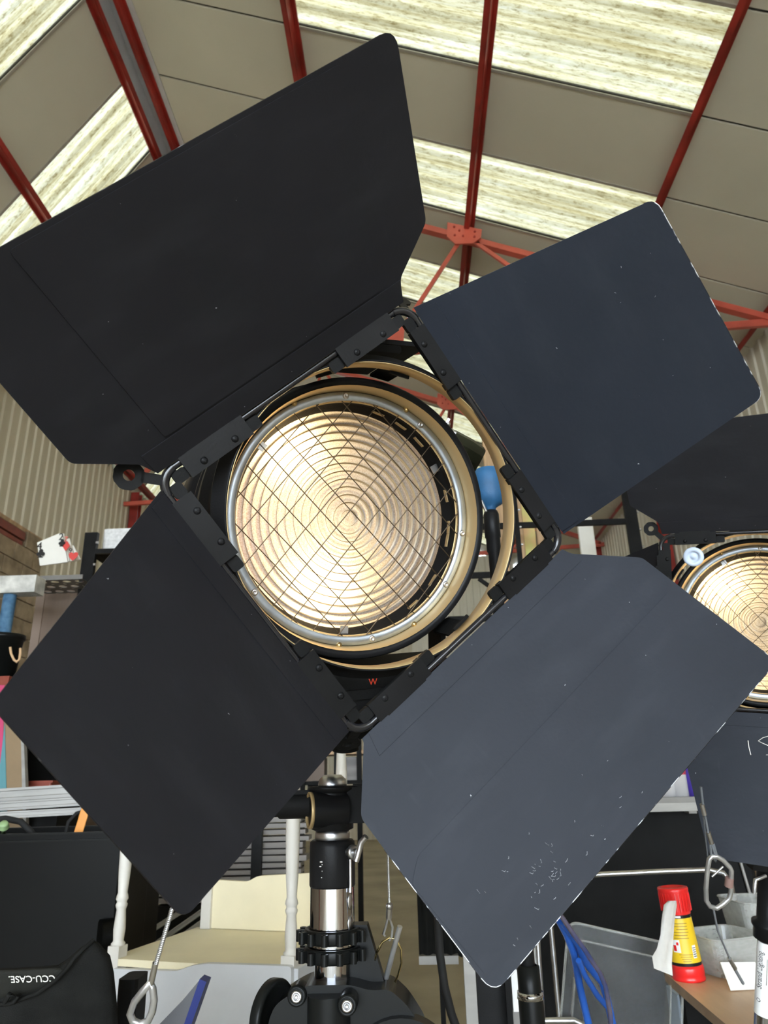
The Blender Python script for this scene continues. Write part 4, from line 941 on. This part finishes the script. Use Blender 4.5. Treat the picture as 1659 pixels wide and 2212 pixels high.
# dark racking and sheets behind the middle of the frame
dr = thing('dark_rack', 'dark steel rack with boxes in the middle background behind the stand head', 'rack', V((-.35, 6.2, 0)))
yd = 6.2
b = MB()
for (u0, u1) in ((640, 660), (722, 742), (770, 780)): a = onY(u0, 1560, yd); c = onY(u1, 1560, yd); b.box(((a.x + c.x) / 2, yd, 1.15), (c.x - a.x, .05, 2.3))
b.build('upright', BLACKM, dr)
for (v, m_) in ((1625, TANB), (1690, BLACKM), (1745, BLACKM)):
    z = onY(740, v, yd).z; b = MB(); b.box((-.45, yd + .25, z), (1.0, .5, .03)); b.build('shelf_board', m_, dr)
for (u0, u1, vs_, h_, m_, lb) in ((715, 768, 1625, .09, TANB, 'tan carton on the top shelf of the dark rack'), (742, 770, 1690, .18, STRIPG, 'grey metal tin on the middle shelf of the dark rack'), (664, 720, 1745, .16, BLACKM, 'black carton on the low shelf of the dark rack'), (640, 700, 1690, .18, BROWN, 'brown carton on the middle shelf of the dark rack')):
    z_ = onY(740, vs_, yd).z + .0155; a, c = onY(u0, 1650, yd + .04), onY(u1, 1650, yd + .04)
    b = MB(); b.box(((a.x + c.x) / 2, yd + .17, z_ + h_ / 2), (c.x - a.x, .2, h_), bev=.004); o = b.build('carton', m_); tag(o, lb, 'box')

# ================================================================== RIGHT OF LAMP, MID HEIGHT
ls = thing('blue_capped_stand', 'black stand with bright blue cap seen through the ring right of the lamp', 'stand', V((0, 0, 0)))
yp = at(1072, 1200, 1.75).y; xp0 = onY(1068, 1200, yp).x
ls.matrix_world = Mx.Translation((xp0, yp, 0)); WM[ls.name] = ls.matrix_world
L = lambda v: onY(1077, v, yp).z
Q = lambda z: V((xp0, yp, z))
b = MB(); b.lathe([(0, L(1012)), (.022, L(1013)), (.034, L(1017)), (.037, L(1030)), (.038, L(1070)), (.033, L(1086)), (.019, L(1093)), (.013, L(1098)), (.013, L(1112)), (0, L(1112))], Mx.Translation((xp0, yp, 0)), 28); b.build('blue_cap', BLUEF, ls)
b = MB(); b.lathe([(0, L(1104)), (.016, L(1104)), (.0195, L(1112)), (.0195, L(1160)), (.0175, L(1162)), (.0175, L(1190)), (.0145, L(1194)), (.0145, .3)], Mx.Translation((xp0, yp, 0)), 24); b.build('pole', BLACK, ls)
b = MB(); b.cyl(Q(L(1085)) + V((-.024, -.02, 0)), Q(L(1112)) + V((-.014, -.024, 0)), .0035, seg=8); b.build('cap_screw', SILVER, ls)
b = MB(); b.lathe([(.0145, L(2145)), (.0255, L(2142)), (.0265, L(2158)), (.0145, L(2162))], Mx.Translation((xp0, yp, 0)), 24); b.build('silver_band', CHROME, ls)
b = MB(); b.lathe([(.018, L(2085)), (.023, L(2088)), (.023, L(2140)), (.025, L(2162)), (.025, L(2300))], Mx.Translation((xp0, yp, 0)), 24); b.build('lower_sleeve', PLASTB, ls)
for k in range(3):
    a_ = R_(20 + 120 * k); d = V((math.cos(a_), math.sin(a_), 0)); b = MB(); b.tube([Q(.5), Q(.015) + d * .5], .01, 8); b.build('leg', BLACK, ls)
# black slotted shelving right
r2 = thing('shelving_unit', 'black slotted steel shelving with silver bolts right of the lamp', 'rack', V((1.9, 6.0, 0)))
y2 = 6.0
a = onY(1352, 1130, y2); c = onY(1378, 1130, y2); zt2 = onY(1350, 1040, y2).z
upright(a.x, c.x, y2, zt2 + .1, r2, BLACKM)
a2 = onY(1116, 1130, y2); upright(a2.x - .02, a2.x + .02, y2, zt2, r2, BLACKM)
a3 = onY(1030, 1130, y2 - .02)
for v in (1131, 1236, 1330):
    z = onY(1230, v, y2).z; b = MB(); b.box(((a3.x - .3 + c.x) / 2, y2 + .0, z), (c.x - a3.x + .3, .03, .05)); b.build('beam', BLACKM, r2)
b = MB(); p, q = onY(1034, 1250, y2), onY(1090, 1290, y2); bar(b, p, q, .03, .03, y2); b.build('brace', BLACKM, r2)
def sheet(u0, u1, v0, t, m_, lab, th=.04, cat='board', group=None):
    y = at((u0 + u1) / 2, v0, t).y; a, c = onY(u0, v0, y), onY(u1, v0, y); b = MB(); n = 6; pts = []
    b.box(((a.x + c.x) / 2, y, a.z / 2), (c.x - a.x, th, a.z), bev=min(.012, th * .4)); o = b.build('leaning_board', m_); tag(o, lab, cat, group)
sheet(1096, 1112, 960, 7.0, TANB, 'narrow tan timber board standing behind the blue capped stand', .06)
sheet(1114, 1140, 1000, 7.1, YELG, 'yellow green painted board behind the black shelving', .05)
sheet(1144, 1158, 1010, 7.2, TANB, 'brown timber board right of the yellow green one', .05)
sheet(1040, 1075, 940, 7.3, TANB, 'pale orange timber board behind the blue cap', .05)
sheet(1245, 1278, 1120, 7.3, PAPER, 'tall plain white board right of the door corner tab', .05)
# ================================================================== LOWER RIGHT
# black flight case panels with tubular rail
fc = thing('flight_case', 'large black case standing behind the table on the right', 'case', V((1.0, 3.3, 0)))
yf = 3.1
a = onY(1130, 1700, yf); c = onY(1640, 1760, yf)
b = MB(); zt3 = onY(1400, 1752, yf).z; b.box(((a.x + c.x) / 2 - .05, yf + .3, zt3 / 2), (c.x - a.x, .6, zt3), bev=.02); b.build('case_body', BLACKM, fc)
b = MB(); p, q = onY(1580, 1795, yf - .01), onY(1652, 2040, yf - .01); b.tube([p, q], .006, 8); b.build('edge_trim', ALU, fc)
sd = thing('wall_shelf', 'grey shelf with bottles on it above the black case at right', 'shelf', V((1.2, 3.2, 1.3)))
ysf = 3.0; z = onY(1450, 1722, ysf).z; a = onY(1330, 1720, ysf); c = onY(1530, 1720, ysf)
b = MB(); b.box(((a.x + c.x) / 2, ysf + .15, z - .012), (c.x - a.x, .3, .024)); b.build('shelf_board', GREYSH, sd)
b = MB(); b.box(((a.x + c.x) / 2, ysf - .004, z - .035), (c.x - a.x, .012, .03)); b.box((a.x + .05, ysf + .15, (z - .05 + zt3) / 2), (.03, .2, z - zt3 - .03)); b.box((c.x - .05, ysf + .15, (z - .05 + zt3) / 2), (.03, .2, z - zt3 - .03)); b.build('shelf_lip', ALU, sd)
def bottle(u, vb, h, r, m_, lab, cap=BOTW, band=None):
    p = onZ(u, vb, z); p = V((onY(u, 1716, ysf + .06).x, ysf + .06, z)); b = MB(); b.lathe([(0, 0), (r, 0), (r, h * .72), (r * .8, h * .8), (r * .38, h * .86), (r * .38, h), (0, h)], Mx.Translation(p), 20)
    t_ = thing('bottle', lab, 'bottle', p); b.build('bottle_body', m_, t_)
    b = MB(); b.lathe([(r * .45, h * .88), (r * .45, h * 1.06), (0, h * 1.06)], Mx.Translation(p), 16); b.build('cap', cap, t_)
    if band: b = MB(); b.lathe([(r * 1.02, h * .42), (r * 1.02, h * .62)], Mx.Translation(p), 20); b.build('label_band', band, t_)
bottle(1440, 1716, .10, .035, BOTW, 'squat white bottle leftmost on the grey shelf')
bottle(1470, 1716, .19, .032, BOTW, 'white bottle with red band on the grey shelf', BOTR, BOTR)
bottle(1495, 1716, .20, .022, BOTV, 'violet blue bottle rightmost on the grey shelf', BOTW)
# tubular rail in front of case
tb_ = thing('tubular_frame', 'bent silver tube frame in front of the black case', 'frame', V((1.1, 2.7, 0)))
yt = 2.75
b = MB(); pts = [onY(u, v, yt) for (u, v) in ((1180, 1896), (1300, 1889), (1440, 1882), (1530, 1879), (1562, 1886), (1578, 1905), (1586, 1950), (1592, 2010), (1602, 2090))]; pts.append(V((pts[-1].x, yt, .01))); b.tube(pts, .009, 10); 
p = pts[0]; b.tube([p, V((p.x, yt, .01))], .009, 10); b.build('tube', SILVER, tb_)
# clear plastic lid leaning
ld_ = thing('clear_plastic_tray', 'clear plastic tray lid leaning upright behind the blue trolley', 'tray', at(1300, 2300, 2.0))
o0 = at(1228, 1990, 2.05); ux = (at(1450, 2040, 2.0) - o0); uy = (at(1212, 2225, 1.95) - o0); Wd, Hd = ux.length * 1.12, uy.length * 1.05; ux.normalize(); uy = (uy - ux * uy.dot(ux)).normalized(); uz = ux.cross(uy)
Mt = frame(o0, ux, uy, uz)
def rr(x0, y0, x1, y1, r): return rounded([(x0, y0), (x1, y0), (x1, y1), (x0, y1)], r, 5)
outer, inner = rr(0, 0, Wd, Hd, .03), rr(.03, .04, Wd - .03, Hd - .03, .02)
b = MB(); n = len(outer); vs = [(p[0], p[1], 0) for p in outer] + [(p[0], p[1], .0) for p in inner] + [(p[0] * .98 + .002, p[1] * .98 + .002, .05) for p in inner]
b.add(vs, [(i, (i + 1) % n, n + (i + 1) % n, n + i) for i in range(n)] + [(n + i, n + (i + 1) % n, 2 * n + (i + 1) % n, 2 * n + i) for i in range(n)] + [[2 * n + i for i in range(n)]], Mt); b.build('tray_body', CLEAR, ld_)
b = MB(); b.tube([Mt @ V((p[0], p[1], 0)) for p in outer], .0035, 6, closed=True); b.tube([Mt @ V((p[0], p[1], 0)) for p in inner], .0022, 6, closed=True); b.build('tray_rim', TUBM, ld_)
# blue folding trolley
bt = thing('blue_trolley', 'bright blue tubular folding trolley in front of the clear tray', 'trolley', at(1270, 2300, 1.7))
b = MB(); tt = 1.75
for pl in ([(1188, 1950), (1225, 2020), (1240, 2060), (1252, 2130), (1272, 2215), (1280, 2330)], [(1215, 1990), (1250, 2040), (1262, 2075), (1300, 2120), (1312, 2160), (1325, 2220), (1340, 2330)], [(1250, 2075), (1262, 2105), (1290, 2150), (1312, 2175)]):
    b.tube([at(u, v, tt + .02 * i) for i, (u, v) in enumerate(pl)], .0095 if pl[0][0] != 1250 else .007, 12)
b.build('trolley_tube', BLUEP, bt)
b = MB(); b.tube([at(u, v, tt - .02) for (u, v) in ((1190, 1945), (1240, 2020), (1262, 2050), (1295, 2100), (1308, 2130), (1318, 2190), (1325, 2300))], .006, 10); b.build('worn_handle_tube', mat('worn_tube', (.30, .25, .28), .25, .7, col2=(.05, .10, .35), scale=14), bt)
# upright bits below the big leaf
al = thing('lighting_trunk_frame', 'aluminium edged upright panel with white sheet below the dusty leaf', 'panel', V((.3, 2.4, 0)))
ya = 2.3
def strip(u0, u1, v0, v1, y, th, m_, name, par):
    a, c = onY(u0, v0, y), onY(u1, v0, y); zb2 = onY(u0, v1, y).z if v1 else .0
    b = MB(); b.box(((a.x + c.x) / 2, y, (a.z + zb2) / 2), (c.x - a.x, th, a.z - zb2)); return b.build(name, m_, par)
strip(998, 1022, 2030, None, ya, .03, ALU, 'edge_profile', al); strip(1082, 1094, 2010, None, ya, .02, BLACKM, 'dark_profile', al); strip(1094, 1152, 1980, 2185, ya + .02, .01, LWHT, 'white_sheet', al); strip(1094, 1152, 2150, None, ya + .04, .02, GREYSH, 'lower_board', al)
b = MB(); p = onY(1158, 1990, ya); q = onY(1172, 2205, ya); b.tube([p, q, V((q.x, ya, 0.01))], .008, 10); b.tube([q, onY(1240, 2204, ya), onY(1262, 2215, ya), onY(1270, 2240, ya)], .008, 10); b.build('silver_tube', SILVER, al)
strip(1024, 1090, 2040, None, ya + .06, .02, BLACK, 'black_profile', al)
# black hanging drape + silver foot
b = MB(); n = 14; vs = []; y = 3.4
for i in range(n + 1):
    a = onY(898 + (1000 - 898) * i / n, 1860, y)
    for z_ in (onY(900, 1860, y).z, onY(900, 2068, y).z): vs.append((a.x, y + .02 * math.sin(i * 1.9), z_))
for i in range(n + 1):
    a = onY(898 + (1000 - 898) * i / n, 1860, y)
    for z_ in (onY(900, 1860, y).z, onY(900, 2068, y).z): vs.append((a.x, y + .02 * math.sin(i * 1.9) + .01, z_))
m2 = 2 * (n + 1); fs = [(2 * i, 2 * i + 2, 2 * i + 3, 2 * i + 1) for i in range(n)] + [(m2 + 2 * i, m2 + 2 * i + 2, m2 + 2 * i + 3, m2 + 2 * i + 1) for i in range(n)] + [(2 * i, 2 * i + 2, m2 + 2 * i + 2, m2 + 2 * i) for i in range(n)]
dpp = thing('black_drape', 'black drape hanging on a silver footed frame behind the black cable', 'drape', V((onY(950, 2000, y).x, y, 0)))
b.add(vs, fs, None, 0, True); b.build('cloth', FABRB, dpp)
b = MB(); a, c = onY(905, 2072, y), onY(990, 2072, y); b.box(((a.x + c.x) / 2, y, a.z), (c.x - a.x, .05, .03)); b.build('foot_bar', ALU, dpp); b = MB(); b.box((a.x + .09, y + .03, (a.z) / 2 - .01), (.02, .02, a.z - .02)); b.build('foot_post', BLACKM, dpp)
b = MB(); b.tube([at(u, v, t_) for (u, v, t_) in ((946, 1900, 1.5), (946, 1990, 1.5), (950, 2060, 1.48), (960, 2130, 1.45), (975, 2190, 1.42), (1000, 2260, 1.4), (1020, 2400, 1.4))], .0085, 12); o = b.build('black_cable', RUBBER); tag(o, 'thick black power cable hanging right of the ring and pin', 'cable')
# floor patches / far floor boxes
# wooden table with tub
zt_ = .92; KT = 1.165
c0 = onZ(1432, 2098, zt_); e1_ = onZ(1572, 2216, zt_); dl = (e1_ - c0); dl.z = 0; dl.normalize(); dbk = V((-dl.y, dl.x, 0))
if dbk.x < 0: dbk = -dbk
tbl = thing('wooden_table', 'oak coloured laminate table corner at the bottom right', 'table', V((c0.x, c0.y, 0)))
Ftb = frame(V((c0.x, c0.y, zt_)), dl, dbk, dl.cross(dbk) if dl.cross(dbk).z > 0 else -dl.cross(dbk))
b = MB(); b.prism(rounded([(0, 0), (.55, 0), (.55, .75), (0, .75)], .012, 3), -.024, Ftb, 0, 1); b.build('tabletop', [WOODT, WOODE], tbl)
for (x, y_) in ((.05, .05), (.50, .05), (.05, .70), (.50, .70)):
    b = MB(); b.box((x, y_, -(zt_ + .024) / 2), (.045, .045, zt_ - .024), Ftb); b.build('leg', BLACKM, tbl)
# clear pale blue box under the table corner
b = MB(); p = at(1484, 2150, 2.25); b.box((p.x, p.y + .06, p.z / 2), (.06, .12, p.z), bev=.01); o = b.build('clear_blue_box', clear_mat('pale_blue_clear', (.35, .45, .6), .6)); tag(o, 'pale blue clear plastic box beneath the table corner', 'box')
# wipes tub
pt = onZ(1489, 2115, zt_); Hh = .192
wp = thing('wipes_tub', 'red and yellow cleaning wipes tub on the oak table', 'tub', pt)
MT = Mx.Translation(pt) @ Mx.Rotation(R_(-2.5), 4, 'Y') @ Mx.Scale(KT, 4)
k_ = 1.0
b = MB(); b.lathe([(0, 0), (.036, 0), (.037, .003), (.037, .006), (.0355, .009), (.037, .012), (.037, .026), (.035, .032), (0, .032)], MT, 40); b.build('base_ring', REDP, wp)
b = MB(); b.lathe([(.0345, .030), (.0295, .137)], MT, 40); b.build('tub_body', LBLK, wp)
b = MB(); b.lathe([(.0344, .0385), (.0300, .129)], Mx(MT) @ Mx.Diagonal((1.012, 1.012, 1, 1)), 40); b.build('yellow_label', YELP, wp)
b = MB(); b.lathe([(.0305, .136), (.0315, .142), (.0345, .182), (.0355, .188), (.0345, .192), (.028, .193), (.026, .189), (0, .189)], MT, 40)
for k in range(28): b.box((.0345, 0, .162), (.0014, .0022, .038), MT @ Mx.Rotation(2 * PI * k / 28, 4, 'Z'))
b.build('lid', REDP, wp)
vd = (CAM - pt); vd.z = 0; vang = math.atan2(vd.y, vd.x)
def onlabel(name, da, z, w, h, m_, par=wp, dr=.0008):
    b = MB(); r_ = (.0344 + (.0300 - .0344) * (z - .0385) / .0905) * 1.012 + dr; n = max(1, int(w / .004)); vs = []
    for i in range(n + 1):
        a_ = vang + da + (i / n - .5) * w / r_
        for (zz, q) in ((z - h / 2, 0), (z + h / 2, 0)): vs.append((r_ * math.cos(a_), r_ * math.sin(a_), zz))
    b.add(vs, [(2 * i, 2 * i + 2, 2 * i + 3, 2 * i + 1) for i in range(n)], MT); return b
bb = MB()
for i, (w, da) in enumerate(((.030, .1), (.034, .0), (.026, .15), (.034, .05), (.030, 0), (.034, 0))):
    q = onlabel('t', da, .119 - i * .006, w, .0016, None); o_ = len(bb.v); bb.v += q.v; bb.f += [[o_ + j for j in f] for f in q.f]; bb.mi += q.mi; bb.sm += q.sm
for i in range(4):
    q = onlabel('t', .1, .056 - i * .0045, .030 - .004 * i, .0012, None); o_ = len(bb.v); bb.v += q.v; bb.f += [[o_ + j for j in f] for f in q.f]; bb.mi += q.mi; bb.sm += q.sm
bb.build('print_lines', mat('label_print', (.35, .22, .02), .5, var=.1), wp)
onlabel('x', -.45, .073, .018, .026, LWHT).build('warning_panel', LWHT, wp); onlabel('x', -.55, .069, .007, .012, REDP, dr=.0012).build('warning_symbol', REDP, wp); onlabel('x', -.35, .078, .005, .006, REDP, dr=.0012).build('warning_symbol', REDP, wp)
onlabel('x', .72, .061, .010, .026, LWHT).build('barcode_panel', LWHT, wp)
for i in range(5): onlabel('x', .72, .052 + i * .0042, .008, .0016, LBLK, dr=.0012).build('barcode_bar', LBLK, wp)
onlabel('x', -.15, .1325, .022, .004, LWHT).build('white_band_print', LWHT, wp)
# wipe hanging from the lid
b = MB(); rows = [(1452, 1946, 9), (1448, 1955, 14), (1443, 1990, 14), (1441, 2020, 14), (1436, 2050, 17), (1430, 2075, 20), (1433, 2100, 19)]; vs = []; n = 6
for r_i, (u, v, w) in enumerate(rows):
    for j in range(n + 1):
        s_ = j / n * 2 - 1; vs.append(at(u + s_ * w + (0 if r_i < 5 else (j - 3) * .4), v + (r_i > 4) * s_ * 8, 1.885 - .012 * math.cos(s_ * 1.5 + r_i * .3) + .004 * math.sin(j * 2.1 + r_i)))
fs = [(i * (n + 1) + j, i * (n + 1) + j + 1, (i + 1) * (n + 1) + j + 1, (i + 1) * (n + 1) + j) for i in range(len(rows) - 1) for j in range(n)]
N_ = len(vs); vs += [p + V((0, .0012, 0)) for p in vs]; fs += [tuple(N_ + i for i in f)[::-1] for f in fs]; b.add(vs, fs, None, 0, True); b.build('hanging_wipe', WIPE, wp)
# tubs on the table
def tubx(u, v, wx, wy, h, rot, lab):
    p = onZ(u, v, zt_ + .001); b = MB(); M = Mx.Translation(p) @ Mx.Rotation(rot, 4, 'Z'); rb = rr(-wx * .4, -wy * .4, wx * .4, wy * .4, .03); rt = rr(-wx / 2, -wy / 2, wx / 2, wy / 2, .035); n = len(rb)
    vs = [(q[0], q[1], .002) for q in rb] + [(q[0], q[1], h) for q in rt] + [(q[0] * .97, q[1] * .97, h) for q in rt] + [(q[0] * .96, q[1] * .96, .006) for q in rb]
    b.add(vs, [list(range(n))[::-1]] + [(k * n + i, k * n + (i + 1) % n, (k + 1) * n + (i + 1) % n, (k + 1) * n + i) for k in range(3) for i in range(n)] + [[3 * n + i for i in range(n)]], M)
    t_ = thing('plastic_tub', lab, 'tub', p); b.build('tub_shell', TUBM, t_)
    b = MB(); b.tube([M @ V((q[0] * 1.01, q[1] * 1.01, h)) for q in rt], .0026, 6, closed=True); b.build('tub_rim', TUBM, t_); return p
pa = tubx(1572, 2098, .19, .17, .095, R_(20), 'low clear plastic tub on the oak table behind the white card')
tubx(1655, 2060, .18, .18, .15, R_(5), 'taller frosted tub at the right edge of the oak table')
p = onZ(1620, 2128, zt_); b = MB(); b.prism([(0, 0), (.10, 0), (.098, .063), (.005, .066)], .0012, frame(onZ(1578, 2140, zt_ + .002), V((1, .1, 0)).normalized(), V((-.1, .55, .83)).normalized(), V((0, -.83, .55)))); o = b.build('white_card', PAPER); tag(o, 'white card leaning on the clear tub under the cable tip', 'card')
# cable with carabiner
cb = thing('carabiner_cable', 'grey safety cable with silver carabiner hanging at the right', 'cable', at(1560, 1960, 1.25))
T2 = 1.27
b = MB(); b.tube([at(1514, 1700, T2), at(1518, 1735, T2), at(1530, 1800, T2), at(1545, 1848, T2)], .0022, 8); b.tube([at(1519, 1760, T2 + .01), at(1530, 1860, T2 + .01)], .0014, 6)
b.tube([at(1534, 1822, T2), at(1536, 1846, T2), at(1546, 1862, T2), at(1549, 1850, T2), at(1541, 1822, T2)], .0022, 8); b.build('cable', mat('grey_sheathed_wire', (.14, .15, .16), .4, var=.2), cb)
b = MB(); b.cyl(at(1516, 1737, T2), at(1522, 1760, T2), .0042, seg=12); b.cyl(at(1530, 1798, T2), at(1537, 1822, T2), .0042, seg=12); b.build('ferrule', SILVER, cb)
ca = [(1532, 1856), (1528, 1880), (1525, 1920), (1526, 1946), (1534, 1958), (1548, 1962), (1562, 1953), (1576, 1940), (1579, 1925), (1580, 1880), (1577, 1874), (1562, 1858), (1548, 1850), (1538, 1850)]
b = MB(); b.tube([at(u, v, T2) for (u, v) in ca], .0042, 10, closed=True); b.tube([at(1538, 1894, T2), at(1562, 1872, T2)], .0018, 8); b.build('carabiner', WIRES, cb)
b = MB(); b.cyl(at(1576, 1896, T2), at(1574, 1915, T2), .0072, seg=14); b.build('screw_sleeve', BROWNP, cb)
b = MB(); b.tube([at(1541, 1962, T2), at(1550, 2010, T2 + .03), at(1565, 2045, T2 + .07), at(1577, 2072, T2 + .11)], .0019, 8); b.tube([at(1577, 2072, T2 + .11), at(1590, 2098, T2 + .13), at(1605, 2124, T2 + .15)], .0030, 8); b.build('lower_cable', mat('grey_wire', (.20, .21, .23), .4, var=.2), cb)
b = MB(); b.cyl(at(1575, 2070, T2 + .105), at(1588, 2092, T2 + .125), .0040, seg=10); b.build('ferrule', SILVER, cb)
# stand of the second lamp
ys2 = at(1640, 1900, 1.5).y; xs2 = onY(1648, 1900, ys2).x
s2 = thing('lighting_stand', 'black stand with white lettered label under the right lamp', 'stand', V((xs2, ys2, 0)))
Z2 = lambda v: onY(1648, v, ys2).z
pA, pB = at(1668, 1800, 1.5), at(1651, 2212, 1.46)
def on_axis(v):
    t_ = (v - 1800) / 412; return pA + (pB - pA) * t_
dA = (pA - pB).normalized(); s2.matrix_world = Mx.Translation(pA - dA * (pA.z / dA.z)); MS = s2.matrix_world @ basis(dA, V((1, 0, 0))); org = s2.matrix_world.translation.copy()
Z2 = lambda v: (on_axis(v) - org).length
WM[s2.name] = s2.matrix_world
b = MB(); b.lathe([(0, Z2(1560)), (.013, Z2(1560)), (.013, Z2(1790)), (.0165, Z2(1795)), (.0165, Z2(1822))], MS, 24); b.build('spigot', CHROME, s2)
b = MB(); b.lathe([(.017, Z2(1820)), (.027, Z2(1822)), (.028, Z2(1830)), (.026, Z2(1836)), (.026, Z2(1905)), (.023, Z2(1912)), (.023, Z2(1990)), (.032, Z2(1996)), (.032, Z2(2004)), (.028, Z2(2010)), (.028, Z2(2030)), (.018, Z2(2036))], MS, 28)
b.box((-.028, -.005, Z2(1872)), (.035, .03, .014), MS); b.build('black_casting', BLACK, s2)
b = MB(); q = [MS @ V((-.02, -.02, Z2(1888))), MS @ V((-.045, -.03, Z2(1896))), MS @ V((-.046, -.03, Z2(1925)))]; b.tube(q, .004, 8); b.build('lever', WIRES, s2)
b = MB(); b.lathe([(.0195, Z2(2030)), (.0195, .05)], MS, 28); b.build('lower_tube', CHROME, s2)
va = MS.inverted() @ CAM; va = V((va.x, va.y, 0)).normalized()
b = MB(); n = 12; vs = []; r_ = .0202; a0_ = math.atan2(va.y, va.x)
for i in range(n + 1):
    a_ = a0_ + (i / n - .5) * 2.7
    for zz in (Z2(2036), Z2(2190)): vs.append(MS @ V((r_ * math.cos(a_), r_ * math.sin(a_), zz)))
b.add(vs, [(2 * i, 2 * i + 2, 2 * i + 3, 2 * i + 1) for i in range(n)], None, 0, True); b.build('white_label', LWHT, s2)
# black lettering wrapped round the tube, reading upwards
def wrap_text(name, body, size, ang, zc_, m_):
    c = bpy.data.curves.new(name, 'FONT'); c.body = body; c.size = size; c.align_x = 'CENTER'; c.align_y = 'CENTER'
    o = bpy.data.objects.new('tmp', c); S.collection.objects.link(o); me = bpy.data.meshes.new_from_object(o); bpy.data.objects.remove(o)
    b = MB(); vs = []
    for v in me.vertices:
        a_ = ang - v.co.y / .0205; vs.append(MS @ V((.0206 * math.cos(a_), .0206 * math.sin(a_), zc_ + v.co.x * .72)))
    b.add(vs, [list(p.vertices) for p in me.polygons]); b.build(name, m_, s2)
wrap_text('black_lettering', 'Strand Lighting', .0165, a0_ - .62, Z2(2094), BLKINK)
wrap_text('round_emblem', 'O', .0130, a0_ - .62, Z2(2158), BLKINK)
for dz_, w_ in ((-.35, .05), (-.1, .03), (.15, .06)):
    b = MB(); vs = []
    for i in range(7):
        a_ = a0_ + .25 + dz_ * .6 + (i / 6 - .5) * .07
        for zz in (Z2(2094) - w_ / 2, Z2(2094) + w_ / 2): vs.append(MS @ V((.0205 * math.cos(a_), .0205 * math.sin(a_), zz)))
    b.add(vs, [(2 * i, 2 * i + 2, 2 * i + 3, 2 * i + 1) for i in range(6)]); b.build('small_print', GREYSH, s2)
for k in range(3):
    a_ = R_(100 + 120 * k); d = V((math.cos(a_), math.sin(a_), 0)); b = MB(); b.tube([MS @ V((0, 0, .4)), V((org.x, org.y, .012)) + d * .30], .011, 8); b.build('leg', BLACK, s2)
# chalk strokes on lower leaf of lamp 2
lf = [o for o in bpy.data.objects if o.get('label') == 'lower leaf of the right lamp with chalk marks'][0]
Mi = WM[lf.name]
def leafpt(u, v): return onp(u, v, Mi.translation, Mi.col[2].to_3d()) + Mi.col[2].to_3d() * .003
b = MB(); b.tube([leafpt(1616, 1600), leafpt(1618, 1615), leafpt(1622, 1631)], .0008, 6); b.build('chalk_mark', PAPER, lf)
b = MB(); b.tube([leafpt(1662, 1590), leafpt(1648, 1594), leafpt(1638, 1601), leafpt(1648, 1606), leafpt(1662, 1612)], .0006, 6); b.tube([leafpt(1655, 1631), leafpt(1664, 1631)], .0006, 6); b.build('chalk_mark', PAPER, lf)
# joints on remaining
for o in S.objects:
    if o.type == 'MESH' and o.parent is None and 'label' not in o.keys() and 'kind' not in o.keys(): print('UNTAGGED', o.name)
